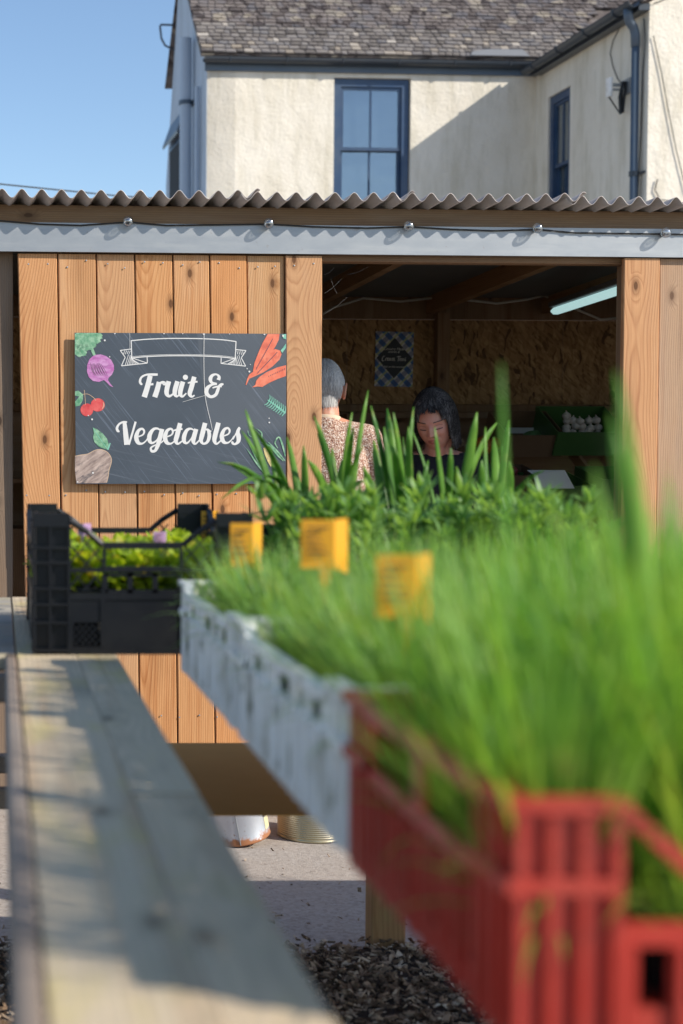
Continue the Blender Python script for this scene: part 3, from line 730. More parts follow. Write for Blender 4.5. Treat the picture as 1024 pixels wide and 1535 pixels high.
pu = on_wall(656, 500, SHED_Y, DEP-0.09)[0]; pu2 = on_wall(673, 500, SHED_Y, DEP-0.09)[0]
for q in (pu, pu-1.22, pu+1.22):
    mb = MB(); mb.cbox(q, q+0.07, DEP-0.09, DEP-0.032, 0, zr(DEP-.1)-0.11, 0.004); mb.build('wall_post', MAT['inpost'], shed)
# side walls, floor
for uu in (U0-0.02, U1):
    mb = MB(); mb.box(uu, uu+0.02, 0.0, DEP, 0, zr(0)-0.02); mb.build('side_wall', MAT['osb'], shed)
mb = MB(); mb.box(U0, U1, 0.05, DEP, 0.0, 0.012); mb.build('shed_floor', simple('concrete_floor', (0.22, 0.21, 0.19), 0.9, var=0.3, sc=6), shed)
# pale cable slung under the back plate
cp = [on_wall(px, py+9, SHED_Y, DEP-0.13) for px, py in ((470, 470), (500, 452), (545, 438), (600, 443), (655, 437), (700, 441), (745, 446), (790, 440), (815, 434), (900, 470), (925, 468), (960, 450))]
mb = MB(); mb.tube([(a, DEP-0.13, b) for a, b in cp], 0.0065, 6); tag(mb.build('lighting_cable', MAT['palecable'], loc=(0, SHED_Y, 0), rot=(0, 0, YAW), smooth=True), 'pale cable slung along the top of the dark back wall', 'cable')
# fixed boards: left of the sliding door (dark, recessed) and right of the opening
def board(u0, u1, w0_, w1_, z0, z1, m, parent, c=0.003, name='board', lean=0.0, taper=0.0):
    mb = MB(); mb.cbox(0, u1-u0, 0, w1_-w0_, 0, z1-z0, c, axis=2, wob=0.0006)
    if lean or taper:
        H = z1-z0; mb.v = [(x + (1-z/H)*lean + (x/(u1-u0))*(1-z/H)*taper, y, z) for x, y, z in mb.v]
    return mb.build(name, m, parent, loc=(u0, w0_, z0))
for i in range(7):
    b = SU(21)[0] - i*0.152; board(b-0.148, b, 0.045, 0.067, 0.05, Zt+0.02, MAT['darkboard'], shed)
bu = uO1
for i in range(9):
    wd = (SU(986)[0]-uO1) if i == 0 else 0.149
    board(bu, bu+wd-0.004, 0.004 if i else -0.010, 0.022 if i else 0.016, 0.05, Zt-0.004, MAT['door'] if i in (0, 4) else MAT['door_grey'], shed); bu += wd+0.002
mb = MB(); mb.cbox(uO1+0.022, uO1+0.09, 0.02, 0.10, 0, Zt-0.025, 0.003); mb.build('door_post', MAT['inpost'], shed)
mb = MB(); mb.cbox(uD1-0.12, uD1-0.05, 0.02, 0.10, 0, Zt-0.025, 0.003); mb.build('door_post', MAT['inpost'], shed)
# ------ sliding door of eight boards
door = thing('sliding_door', 'sliding door of eight warm larch boards hanging from the steel track', 'door', wpt(0, 0.004, 0), YAW)
edges = [27, 87, 145, 203, 260, 315, 371, 428, 484]
low = [38, 95, 151, 209, 266, 322, 377, 431, 483]
for i in range(8):
    a, b = SU(edges[i], 381)[0], SU(edges[i+1], 381)[0]
    al, bl = SU(low[i], 790)[0], SU(low[i+1], 790)[0]; fac = (Zt-0.07)/(Zt - SU(40, 790)[1])
    d0 = (al-a)*fac*0.75; d1 = (bl-b)*fac*0.75
    gp = 0.0045; zb_ = 0.07
    if i == 0:
        zs = SU(40, 833)[1]
        board(a, b-gp, -0.004, 0.018, zs, Zt-0.006, MAT['door'], door, name='board', lean=d0*0.6, taper=d1-d0)
        board(a+d0*0.62, b-gp+d1*0.62, -0.003, 0.018, zb_, zs-0.002, MAT['door'], door, name='board', lean=d0*0.38)
    else:
        pr = -0.012 if i == 7 else random.uniform(-0.003, 0.002)
        board(a + (0.001 if i < 7 else -0.001), b-gp, pr, 0.02+pr, zb_ + random.uniform(-.01, .01), Zt-0.006, MAT['door'], door, name='board', lean=d0, taper=(d1-d0))
mb = MB(); nr = random.Random(8)
for i in range(8):
    a, b = SU(edges[i], 381)[0], SU(edges[i+1], 381)[0]
    for zz in (0.35, 1.25, 2.15):
        for q in (0.25, 0.75):
            mb.lathe([(0.0035, 0), (0.003, 0.0015), (0.001, 0.002)], c=(a+(b-a)*q+nr.uniform(-.006, .006), -0.0125 if i == 7 else -0.0035, zz+nr.uniform(-.015, .015)), n=8, M=Matrix.Rotation(R(90), 3, 'X'))
mb.build('nail_heads', MAT['galv'], door, kind='stuff')
for zz in (0.3, 1.2, 2.1):
    mb = MB(); mb.cbox(uD0+0.05, uD1-0.05, 0.024, 0.05, zz, zz+0.1, 0.003, axis=0); mb.build('ledge', MAT['inpost'], door)
# ------ festoon bulbs on their cable
beam_front = 0.0
fest = thing('festoon_cable', 'thin black festoon cable strung along the brown beam above the door track', 'cable', (0, SHED_Y, 0), YAW)
pts = []
for px, py in ((-200, 326), (-60, 334), (0, 331), (60, 336), (120, 338), (192, 333), (250, 338), (330, 337), (403, 336), (470, 340), (550, 342), (613, 340), (680, 344), (740, 346), (806, 344), (860, 349), (930, 350), (998, 351), (1060, 352), (1200, 350)):
    a, b = on_wall(px, py, SHED_Y, -0.026); pts.append((a, -0.026, b))
mb = MB(); mb.tube(pts, 0.003, 6); mb.build('flex', MAT['cable'], fest)
ords = ['first', 'second', 'third', 'fourth', 'fifth']
where = ['above the left end of the chalkboard sign', 'above the right end of the chalkboard sign', 'above the open doorway, nearest the poster', 'above the open doorway, over the lit tube', 'above the boards right of the doorway']
for i, (px, py) in enumerate(((192, 332), (403, 335), (613, 339), (806, 342), (998, 349))):
    a, b = on_wall(px, py, SHED_Y, -0.052)
    t = thing('festoon_bulb', 'clear round festoon bulb ' + where[i], 'light bulb', wpt(a, -0.052, b), YAW, 'clear festoon bulbs along the beam')
    mb = MB(); mb.ell((0, 0, 0), (0.021, 0.021, 0.021), n=20, m=14); mb.build('globe', MAT['bulbglass'], t, smooth=True)
    mb = MB(); mb.lathe([(0.008, 0.019), (0.009, 0.036), (0.006, 0.042)], n=12, M=Matrix.Rotation(R(-96), 3, 'X')); mb.build('socket', MAT['cable'], t)
    mb = MB(); mb.tube([(-0.004, 0.012, 0), (-0.006, -0.002, 0.004), (0.0, -0.006, 0), (0.006, -0.002, 0.004), (0.004, 0.012, 0)], 0.0009, 5); mb.build('filament', MAT['galv'], t)
# ------ fluorescent batten inside
pf = at(833, 465, 7.75); pn = at(948, 427, 6.45)
lt = thing('strip_light', 'lit fluorescent strip light under a rafter in the dark doorway', 'lamp', pf)
dv = (pn - pf); L = dv.length; q = dv.to_track_quat('X', 'Z')
lt.rotation_mode = 'QUATERNION'; lt.rotation_quaternion = q
gl = G('lit_diffuser'); e = gl.pbr((0.5, 0.7, 0.7), 0.4, **{'Emission Color': (0.46, 0.70, 0.70, 1), 'Emission Strength': 0.62}); dif = gl.out(e)
mb = MB(); mb.cbox(0, L, -0.026, 0.026, -0.022, 0.012, 0.014, axis=0); mb.build('diffuser', dif, lt)
mb = MB(); mb.cbox(-0.01, L, -0.035, 0.035, 0.014, 0.042, 0.004, axis=0); mb.build('housing', MAT['ceil'], lt)
# cobweb threads in the top left corner of the doorway
g = G('cobweb_thread'); MAT['web'] = g.out(g.pbr((0.32, 0.32, 0.32), 0.6))
rs = random.Random(3); mb = MB()
C0 = (uD1+0.002, 0.03)
for (p, q_) in (((487, 470), (520, 446)), ((486, 440), (512, 418)), ((495, 415), (505, 440)), ((486, 412), (500, 402)), ((520, 412), (552, 400))):
    a, b = on_wall(*p, SHED_Y, 0.06), on_wall(*q_, SHED_Y, 0.06); m_ = ((a[0]+b[0])/2, (a[1]+b[1])/2-0.006)
    mb.tube([(a[0], 0.06, a[1]), (m_[0], 0.06, m_[1]), (b[0], 0.06, b[1])], 0.00022, 4)
tag(mb.build('cobweb', MAT['web'], loc=(0, SHED_Y, 0), rot=(0, 0, YAW)), 'fine cobweb threads in the upper left corner of the doorway', 'cobweb')

# ================================================================== CHALKBOARD SIGN
sa, sb = on_wall(111.5, 725.5, SHED_Y, -0.022); sc_, sd_ = on_wall(429.7, 500.5, SHED_Y, -0.022)
SWD, SHT = sc_-sa, sd_-sb
sign = thing('chalkboard_sign', 'printed chalkboard sign reading Fruit & Vegetables fixed to the sliding door', 'sign', wpt(sa, -0.022, sb), YAW)
def board_mat():
    g = G('chalkboard_print'); o = g.obj(); p = g.sep(o)
    rot = g.n('ShaderNodeMapping', {'Vector': o, 'Rotation': (0, R(-52), 0)}).outputs[0]
    st = g.noise(g.scl(rot, (2.5, 1, 150)), 1.0, 4, 0.7); ar = g.noise(o, 4.5, 3)
    rot2 = g.n('ShaderNodeMapping', {'Vector': o, 'Rotation': (0, R(-14), 0)}).outputs[0]
    st2 = g.noise(g.scl(rot2, (3, 1, 120)), 1.0, 3, 0.7)
    c = g.mix(g.noise(o, 3.2, 4), (0.045, 0.058, 0.074), (0.085, 0.102, 0.128))
    c = g.mix(g.M('MULTIPLY', g.ramp(st, [(0.56, 0), (0.74, 0.75)]), g.ramp(ar, [(0.42, 0), (0.6, 1)])), c, (0.27, 0.32, 0.41))
    c = g.mix(g.M('MULTIPLY', g.ramp(st2, [(0.55, 0), (0.75, 0.5)]), g.ramp(p[2], [(0.05, 1), (0.25, 0)])), c, (0.20, 0.22, 0.26))
    right = g.ramp(g.M('ADD', p[0], g.M('MULTIPLY', g.M('SUBTRACT', p[2], 0.45), 0.12)), [(0.499, 0), (0.503, 1)])
    c = g.mix(g.M('MULTIPLY', right, g.ramp(p[2], [(0.19, 0), (0.23, 0.20)])), c, (0.19, 0.20, 0.22))
    return g.out(g.pbr(c, 0.42, spec=0.4, normal=g.bump(g.noise(o, 3, 2), 0.1, 0.01)))
mb = MB(); nx, nz = 14, 10; vs = []
for lay in (0.0, 0.0035):
    for j in range(nz+1):
        for i in range(nx+1):
            x = SWD*i/nx; z = SHT*j/nz
            vs.append((x + 0.006*(1-z/SHT)*(1-x/SWD), lay - 0.003*math.sin(math.pi*x/SWD) - 0.004*(1-z/SHT)*(1-x/SWD), z))
m_ = (nx+1)*(nz+1); fs = []
for j in range(nz):
    for i in range(nx):
        a = j*(nx+1)+i; fs.append((a, a+1, a+nx+2, a+nx+1)); b = a+m_; fs.append((b, b+nx+1, b+nx+2, b+1))
for i in range(nx): fs.append((i+1, i, i+m_, i+1+m_)); a = nz*(nx+1)+i; fs.append((a, a+1, a+1+m_, a+m_))
for j in range(nz):
    a = j*(nx+1); fs.append((a, a+nx+1, a+nx+1+m_, a+m_)); a += nx; fs.append((a+nx+1, a, a+m_, a+nx+1+m_))
mb.add(vs, fs); mb.build('panel', board_mat(), sign)
def sy(x, z): return -0.003*math.sin(math.pi*max(0, min(1, x/SWD))) - 0.004*(1-z/SHT)*(1-x/SWD)
def SG(X, Y): return ((X-62)/904*SWD, (697-Y)/638*SHT)
LIFT = [0.0002]
def flat(poly, mb, lift=None, inner=None):
    """printed shape from sign coordinates (clipped to the panel)"""
    if lift is None: LIFT[0] += 0.00001; lift = LIFT[0]
    pts = []
    for X, Y in poly:
        x, z = SG(X, Y); x = max(0.001, min(SWD-0.001, x)); z = max(0.001, min(SHT-0.001, z)); pts.append((x, sy(x, z)-lift, z))
    mb.add(pts, [tuple(range(len(pts)))]); return mb
def crv(pts, sub=6):
    """smooth curve through points (x, y, w)"""
    P = [np.array(p, float) for p in pts]; P = [2*P[0]-P[1]] + P + [2*P[-1]-P[-2]]; out = []
    for i in range(1, len(P)-2):
        for k in range(sub):
            t = k/sub; a, b, c, d = P[i-1], P[i], P[i+1], P[i+2]
            out.append(0.5*((2*b)+(-a+c)*t+(2*a-5*b+4*c-d)*t*t+(-a+3*b-3*c+d)*t**3))
    out.append(P[-2]); return out
def stroke(mb, pts, sub=6, cap=True, lift=None, mapf=None):
    if lift is None: LIFT[0] += 0.00001; lift = LIFT[0]
    c = crv(pts, sub) if len(pts) > 2 else [np.array(p, float) for p in pts]
    L = []; Rr = []; n = len(c)
    for i in range(n):
        d = c[min(i+1, n-1)][:2] - c[max(i-1, 0)][:2]; d = d/(np.linalg.norm(d)+1e-9); nn = np.array([-d[1], d[0]]); w_ = max(0.5, c[i][2])/2
        L.append(c[i][:2]+nn*w_); Rr.append(c[i][:2]-nn*w_)
    poly = []
    mp = mapf or (lambda X, Y, l: ((lambda q: (q[0], sy(*q)-l, q[1]))(tuple((max(0.001, min(SWD-.001, SG(X, Y)[0])), max(0.001, min(SHT-.001, SG(X, Y)[1])))))))
    vs = [mp(p[0], p[1], lift) for p in L] + [mp(p[0], p[1], lift) for p in Rr]
    mb.add(vs, [(i, i+1, n+i+1, n+i) for i in range(n-1)])
    if cap:
        for e, sg in ((0, -1), (n-1, 1)):
            w_ = c[e][2]/2
            if w_ < 4: continue
            LIFT[0] += 0.00001
            ring = [mp(c[e][0]+w_*math.cos(t*math.pi/6), c[e][1]+w_*math.sin(t*math.pi/6), lift+0.00002) for t in range(12)]
            mb.add(ring, [tuple(range(12))])
    return mb
def Z2(pts):  # lettering coordinates -> sign coordinates
    k = 2.8444/4.6545
    return [((x/4.6545+160-90)*2.8444, (y/4.6545+540-480)*2.8444, w_*k) for x, y, w_ in pts]
MAT['print_white'] = simple('white_lettering', (0.72, 0.71, 0.69), 0.5, var=0.05)
def glyph_e(x, y): return [[(x-12, y+3, 9), (x+22, y-12, 11), (x+31, y-36, 14), (x+16, y-53, 15), (x-10, y-38, 22), (x-24, y+5, 31), (x-12, y+42, 26), (x+16, y+50, 13), (x+42, y+32, 9), (x+62, y+2, 8)]]
def Lt(name, strokes, cap=True):
    mb = MB()
    for s_ in strokes: stroke(mb, Z2(s_), cap=False)
    return mb.build('letter', MAT['print_white'], sign)
def dot(x, y, r): return [(x + r*math.cos(t*math.pi/10), y + r*math.sin(t*math.pi/10)) for t in range(20)]
letters = {
 'F': [[(300, 112, 34), (282, 185, 36), (259, 260, 38)], [(246, 172, 10), (236, 168, 16), (229, 150, 17), (240, 122, 14), (275, 105, 13), (320, 104, 17), (352, 104, 15)], [(280, 175, 12), (322, 170, 15)]],
 'r': [[(362, 155, 33), (350, 205, 35), (332, 260, 36)], [(352, 195, 10), (368, 166, 14), (385, 158, 20), (399, 166, 27), (398, 178, 22)]],
 'u': [[(430, 150, 32), (417, 200, 33), (415, 235, 30), (432, 253, 18), (456, 240, 12), (470, 215, 9)], [(490, 150, 32), (474, 205, 33), (472, 238, 28), (487, 254, 14), (512, 232, 9)]],
 'i': [[(528, 152, 32), (513, 205, 33), (510, 238, 29), (526, 255, 15), (552, 232, 9)]],
 't': [[(607, 118, 32), (588, 190, 33), (576, 235, 30), (590, 256, 15), (610, 246, 9)], [(562, 162, 9), (592, 155, 14), (630, 152, 12)]],
 '&': [[(776, 140, 26), (781, 118, 20), (762, 101, 12), (734, 108, 20), (720, 132, 27), (730, 158, 18), (766, 166, 11)], [(766, 168, 11), (728, 174, 15), (698, 198, 27), (694, 232, 28), (722, 256, 20), (757, 243, 22), (774, 205, 22), (780, 185, 18), (796, 172, 20), (812, 168, 11)], [(735, 195, 9), (765, 186, 12), (800, 184, 12)]],
 'V': [[(88, 498, 9), (76, 494, 18), (70, 474, 18), (84, 448, 14), (112, 433, 14), (140, 432, 10)], [(122, 436, 26), (130, 510, 34), (138, 590, 36)], [(199, 430, 15), (178, 505, 14), (152, 590, 14)]],
 'e1': glyph_e(228, 532), 'e2': glyph_e(428, 532), 'e3': glyph_e(826, 526),
 'g': [[(372, 490, 9), (350, 477, 14), (322, 484, 20), (298, 520, 30), (296, 560, 28), (315, 578, 16), (345, 560, 10), (362, 530, 8)], [(384, 480, 30), (368, 545, 32), (352, 598, 28), (336, 630, 20), (312, 634, 18), (306, 612, 14), (330, 595, 10), (372, 578, 9), (402, 552, 8)]],
 't2': [[(510, 440, 32), (490, 520, 33), (480, 560, 30), (494, 583, 15), (530, 560, 9)], [(462, 492, 9), (492, 484, 14), (526, 480, 12)]],
 'a': [[(606, 488, 9), (582, 478, 14), (556, 490, 22), (538, 530, 30), (538, 566, 26), (558, 578, 14), (584, 552, 9), (600, 520, 8)], [(622, 480, 30), (604, 545, 32), (604, 572, 24), (618, 583, 13), (646, 556, 9)]],
 'b': [[(684, 438, 32), (664, 520, 33), (656, 558, 28), (672, 582, 15), (700, 570, 20), (714, 530, 26), (708, 492, 22), (690, 484, 11), (670, 505, 9)], [(708, 490, 9), (728, 496, 9)]],
 'l': [[(778, 436, 32), (756, 520, 33), (750, 560, 28), (766, 583, 14), (800, 556, 9)]],
 's': [[(880, 552, 8), (902, 510, 9), (926, 466, 10)], [(926, 470, 18), (914, 500, 26), (920, 535, 32), (918, 565, 26), (898, 584, 15), (880, 580, 17), (874, 566, 14)]],
}
for k, st in letters.items():
    Lt(k, st)
mb = MB(); flat([(p[0], p[1]) for p in Z2([(a, b, 1) for a, b in dot(545, 122, 18)])], mb); mb.build('letter_dot', MAT['print_white'], sign)
# banner
mb = MB()
top = [(300, 92, 4), (360, 86, 4), (440, 82, 4), (525, 81, 4), (610, 82, 4), (690, 86, 4), (749, 93, 4)]
bot = [(x, y+73, 4) for x, y, _ in top]
stroke(mb, top, 5, False); stroke(mb, bot, 5, False)
stroke(mb, [(x, y-5, 1.6) for x, y, _ in bot], 5, False)
for l in ([(301, 90, 4), (304, 166, 4)], [(748, 92, 4), (745, 166, 4)], [(301, 127, 3.5), (255, 133, 3.5)], [(255, 133, 3.5), (276, 162, 3.5)], [(276, 162, 3.5), (260, 198, 3.5)], [(260, 198, 3.5), (370, 186, 3.5)], [(370, 186, 3.5), (369, 160, 3.5)], [(748, 127, 3.5), (791, 131, 3.5)], [(791, 131, 3.5), (771, 162, 3.5)], [(771, 162, 3.5), (790, 197, 3.5)], [(790, 197, 3.5), (684, 186, 3.5)], [(684, 186, 3.5), (685, 162, 3.5)], [(304, 164, 3), (370, 186, 3)], [(745, 164, 3), (684, 186, 3)]):
    stroke(mb, l, 2, False)
for i in range(9):
    t = i/8; x = 268+t*62
    stroke(mb, [(x+8, 196-6*t, 2.6), (min(x+22, 300+8*t), 150+22*t, 2.2)], 2, False)
    x = 782-t*62
    stroke(mb, [(x-8, 195-6*t, 2.6), (max(x-22, 748-8*t), 150+22*t, 2.2)], 2, False)
for i in range(4):
    stroke(mb, [(268+i*8, 150-i*1, 2.4), (274+i*8, 134, 2.2)], 2, False); stroke(mb, [(780-i*8, 150-i*1, 2.4), (776-i*8, 132, 2.2)], 2, False)
mb.build('banner_print', MAT['print_white'], sign)
def chalk(name, c1, c2, sc=60, stretch=(1, 1, 1), dark=(0.06, 0.06, 0.07), dk=0.35, ang=0.0):
    g = G(name); o = g.n('ShaderNodeMapping', {'Vector': g.obj(), 'Rotation': (0, R(ang), 0)}).outputs[0]
    n_ = g.noise(g.scl(o, stretch), sc, 4, 0.65); n2 = g.noise(g.vadd(g.scl(o, stretch), g.xyz(3.0, 1.0, 2.0)), sc*0.6, 4, 0.7)
    c = g.mix(g.ramp(n_, [(0.35, 0), (0.65, 1)]), c1, c2); c = g.mix(g.ramp(n2, [(0.54, 0), (0.68, dk)]), c, dark)
    return g.out(g.pbr(c, 0.5))
P_turn = chalk('turnip_print', (0.42, 0.12, 0.36), (0.58, 0.30, 0.54), 30, (1, 1, 2), (0.16, 0.05, 0.16), 0.7)
P_leaf = chalk('leaf_print', (0.08, 0.26, 0.14), (0.32, 0.52, 0.34), 45, (1, 1, 1), (0.03, 0.09, 0.06), 0.8)
P_mint = chalk('sprig_print', (0.16, 0.45, 0.33), (0.25, 0.55, 0.42), 60)
P_carrot = chalk('carrot_print', (0.70, 0.14, 0.075), (0.80, 0.24, 0.14), 25, (1, 1, 1), (0.45, 0.07, 0.05), 0.5)
P_cherry = chalk('cherry_print', (0.58, 0.05, 0.055), (0.70, 0.12, 0.11), 30, (1, 1, 1), (0.30, 0.02, 0.03), 0.5)
P_pot = chalk('root_print', (0.22, 0.16, 0.14), (0.52, 0.40, 0.34), 14, (1.0, 1, 4.0), (0.035, 0.04, 0.055), 0.95, 35)
P_dark = simple('print_hatching', (0.10, 0.055, 0.08), 0.5)
P_line = simple('pale_outline_print', (0.60, 0.42, 0.28), 0.5)
P_corn = chalk('corn_print', (0.62, 0.48, 0.18), (0.68, 0.56, 0.3), 90)
def blob(cx, cy, rx, ry, n=28, wob=0.0, seed=0):
    r_ = random.Random(seed); return [(cx + rx*math.cos(2*math.pi*i/n)*(1+r_.uniform(-wob, wob)), cy + ry*math.sin(2*math.pi*i/n)*(1+r_.uniform(-wob, wob))) for i in range(n)]
# turnip
mb = MB()
for (cx, cy, rx, ry, sd) in ((85, 80, 36, 24, 1), (135, 82, 40, 28, 2), (95, 115, 36, 26, 3), (88, 140, 28, 20, 4), (122, 105, 30, 28, 5), (158, 72, 20, 16, 6)):
    flat([(max(63, x), max(60, y)) for x, y in blob(cx, cy, rx, ry, 26, 0.16, sd)], mb)
stroke(mb, [(118, 100, 16), (135, 128, 13), (147, 158, 12)], cap=False); mb.build('turnip_leaves_print', P_leaf, sign)
mb = MB(); flat([(150,152),(172,150),(195,157),(216,172),(228,195),(229,215),(220,235),(206,248),(203,258),(212,272),(226,288),(212,283),(198,268),(186,258),(165,266),(140,262),(122,246),(114,222),(115,195),(124,172),(138,158)], mb); mb.build('turnip_print', P_turn, sign)
mb = MB()
for i in range(12): stroke(mb, [(128+i*4, 185+((i*7) % 9), 1.5), (134+i*5, 215+((i*5) % 11), 2), (146+i*5, 240, 1)], 3, False)
mb.build('turnip_hatching_print', P_dark, sign)
# cherries
mb = MB(); flat(blob(114, 384, 27, 27), mb); flat(blob(160, 363, 30, 28), mb); mb.build('cherries_print', P_cherry, sign)
mb = MB(); stroke(mb, [(97, 318, 2), (120, 318, 2), (145, 335, 2.5), (152, 345, 2)], 5, False); stroke(mb, [(103, 300, 2), (106, 330, 2), (108, 362, 2)], 5, False)
stroke(mb, [(183, 352, 2), (186, 366, 4), (178, 380, 2)], 4, False); mb.build('cherry_stalk_print', P_line, sign)
mb = MB(); flat([(64, 306), (78, 303), (92, 314), (98, 318), (84, 328), (64, 324)], mb); flat([(98, 318), (96, 345), (84, 366), (66, 370), (64, 350), (80, 330)], mb); mb.build('cherry_leaf_print', P_leaf, sign)
# leaf and root
mb = MB(); flat([(139, 458), (158, 466), (180, 482), (199, 505), (207, 530), (206, 553), (190, 549), (166, 540), (146, 520), (140, 500), (144, 482)], mb); mb.build('leaf_print', P_leaf, sign)
mb = MB(); stroke(mb, [(142, 462, 2), (170, 505, 2.5), (203, 552, 2)], 4, False); stroke(mb, [(203, 552, 6), (209, 535, 6), (213, 524, 4)], 3, False); mb.build('leaf_rib_print', P_mint, sign)
root_o = [(64, 580), (90, 574), (118, 570), (145, 556), (168, 551), (190, 556), (208, 570), (218, 590), (217, 610), (208, 640), (205, 665), (198, 692), (150, 694), (70, 694), (64, 640)]
mb = MB(); flat(root_o, mb); mb.build('root_print', P_pot, sign)
mb = MB(); stroke(mb, [(a, b, 2.6) for a, b in root_o[:12]], 4, False); mb.build('root_outline_print', P_line, sign)
# carrots
mb = MB()
flat([(884, 60), (935, 60), (932, 84), (918, 112), (895, 150), (868, 190), (842, 222), (822, 240), (821, 222), (827, 185), (842, 145), (862, 98)], mb)
flat([(898, 130), (918, 124), (938, 130), (944, 146), (936, 168), (905, 198), (868, 222), (830, 240), (806, 250), (793, 278), (790, 276), (797, 250), (806, 232), (830, 215), (870, 175)], mb)
flat([(964, 192), (964, 238), (930, 250), (890, 268), (862, 285), (842, 283), (818, 287), (832, 276), (836, 258), (850, 242), (880, 222), (925, 202)], mb)
mb.build('carrots_print', P_carrot, sign)
mb = MB()
for i in range(16):
    x = 905-i*4.4; y = 80+i*8; stroke(mb, [(x, y, 3.4), (x-5, y+14, 1)], 2, False)
for i in range(14):
    x = 925-i*6; y = 140+i*6.3; stroke(mb, [(x, y-3, 3), (x-9, y+9, 1)], 2, False)
for i in range(10):
    x = 958-i*7.5; y = 205+i*3.6; stroke(mb, [(x, y, 3), (x-2, y+9-i*.5, 1)], 2, False)
mb.build('carrot_hatching_print', P_dark, sign)
mb = MB(); flat([(940, 130), (963, 100), (963, 118), (947, 140)], mb); flat([(946, 62), (963, 60), (963, 82), (950, 78)], mb); mb.build('carrot_stalk_print', P_mint, sign)
# herb sprig and corn
mb = MB(); stroke(mb, [(885, 340, 4), (915, 360, 7), (945, 382, 9), (963, 395, 8)], 4, False)
for i in range(9):
    x = 892+i*8.5; y = 345+i*6
    stroke(mb, [(x, y, 5), (x+4, y-14, 4), (x+2, y-28, 1.5)], 3, False); stroke(mb, [(x, y, 5), (x-10, y+12, 4), (x-22+i, y+17, 1.5)], 3, False)
mb.build('herb_sprig_print', P_mint, sign)
mb = MB(); flat([(868, 545), (884, 538), (900, 552), (910, 580), (912, 612), (900, 625), (886, 600), (874, 572)], mb); mb.build('corn_print', P_corn, sign)
mb = MB()
for pts in ([(905, 690, 6), (870, 640, 12), (835, 580, 9), (803, 520, 2)], [(880, 660, 4), (840, 610, 7), (795, 545, 2)], [(860, 520, 4), (900, 540, 9), (930, 575, 8), (955, 600, 3)], [(838, 462, 2), (860, 480, 5), (862, 510, 5), (880, 535, 3)], [(963, 580, 4), (950, 530, 8), (935, 498, 6), (918, 520, 6), (930, 545, 2)], [(800, 470, 2), (806, 490, 4), (822, 500, 2)], [(890, 520, 3), (930, 560, 7), (963, 600, 3)]):
    stroke(mb, pts, 5, False)
mb.build('corn_husk_print', P_leaf, sign)
mb = MB()
for (x, y, r_) in ((189, 91, 4), (210, 160, 2.5), (136, 424, 4), (120, 408, 2.5), (140, 650, 4), (796, 208, 2.5), (806, 220, 4), (810, 190, 2), (892, 418, 2.5), (893, 436, 3.5), (75, 688, 3), (950, 68, 4), (232, 62, 3), (440, 60, 4), (520, 60, 3), (610, 61, 5), (720, 60, 3), (870, 61, 4)):
    flat(blob(x, y, r_, r_, 9), mb)
stroke(mb, [(611, 60, 2.2), (611, 200, 2), (617, 325, 2), (640, 430, 2), (648, 468, 1.5)], 5, False); stroke(mb, [(295, 60, 1.2), (295, 130, 1)], 2, False); stroke(mb, [(520, 350, 1), (570, 335, 1.6), (617, 322, 1)], 3, False)
mb.build('chalk_flecks_print', MAT['print_white'], sign)

# ================================================================== POSTER INSIDE
pa, pb = on_wall(561.5, 579, SHED_Y, DEP-0.012); pc, pd = on_wall(619, 497, SHED_Y, DEP-0.012)
PW, PH = pc-pa, pd-pb
poster = thing('tea_poster', 'blue check poster with a navy diamond advertising Cream Teas on the strand board wall', 'poster', wpt(pa, DEP-0.012, pb), YAW, rot=(0, R(1.0), YAW))
def gingham():
    g = G('gingham_print'); o = g.n('ShaderNodeMapping', {'Vector': g.obj(), 'Rotation': (0, R(45), 0)}).outputs[0]; p = g.sep(o)
    k = 1/0.052
    fx = g.M('FRACT', g.M('MULTIPLY', p[0], k)); fz = g.M('FRACT', g.M('MULTIPLY', p[2], k))
    a = g.M('GREATER_THAN', fx, 0.5); b = g.M('GREATER_THAN', fz, 0.5)
    c = g.mix(a, (0.62, 0.60, 0.62), (0.05, 0.16, 0.42)); c = g.mix(g.M('MULTIPLY', b, 0.62), c, (0.02, 0.05, 0.20))
    gx = g.M('LESS_THAN', g.M('ABSOLUTE', g.M('SUBTRACT', fz, 0.25)), 0.1); c = g.mix(g.M('MULTIPLY', gx, 0.7), c, (0.50, 0.52, 0.15))
    return g.out(g.pbr(c, 0.4))
mb = MB(); mb.box(0, PW, 0, 0.004, 0, PH); mb.build('sheet', gingham(), poster)
mb = MB(); mb.add([(PW*0.03, -0.001, PH*0.52), (PW*0.5, -0.001, PH*0.15), (PW*0.97, -0.001, PH*0.52), (PW*0.5, -0.001, PH*0.89)], [(0, 1, 2, 3)]); mb.build('diamond_print', simple('navy_print', (0.012, 0.016, 0.03), 0.4), poster)
def ptext(mb, body, cx, cz, size, shear=0.25):
    cu = bpy.data.curves.new('t', 'FONT'); cu.body = body; cu.size = size; cu.align_x = 'CENTER'; cu.shear = shear
    o = bpy.data.objects.new('t', cu); COL.objects.link(o); bpy.context.view_layer.update()
    me = o.to_mesh(); vs = [(cx+v.co.x, 0, cz+v.co.y) for v in me.vertices]; fs = [tuple(p.vertices) for p in me.polygons]
    o.to_mesh_clear(); bpy.data.objects.remove(o); return vs, fs
def add_text(body, cx, cz, size, parent, m, y=-0.002, name='lettering', shear=0.25):
    mb = MB(); vs, fs = ptext(mb, body, cx, cz, size, shear); mb.add([(x, y, z) for x, _, z in vs], fs); return mb.build(name, m, parent)
add_text('Country Made', PW*0.48, PH*0.665, 0.020, poster, MAT['print_white'])
add_text('scones &', PW*0.48, PH*0.615, 0.018, poster, MAT['print_white'])
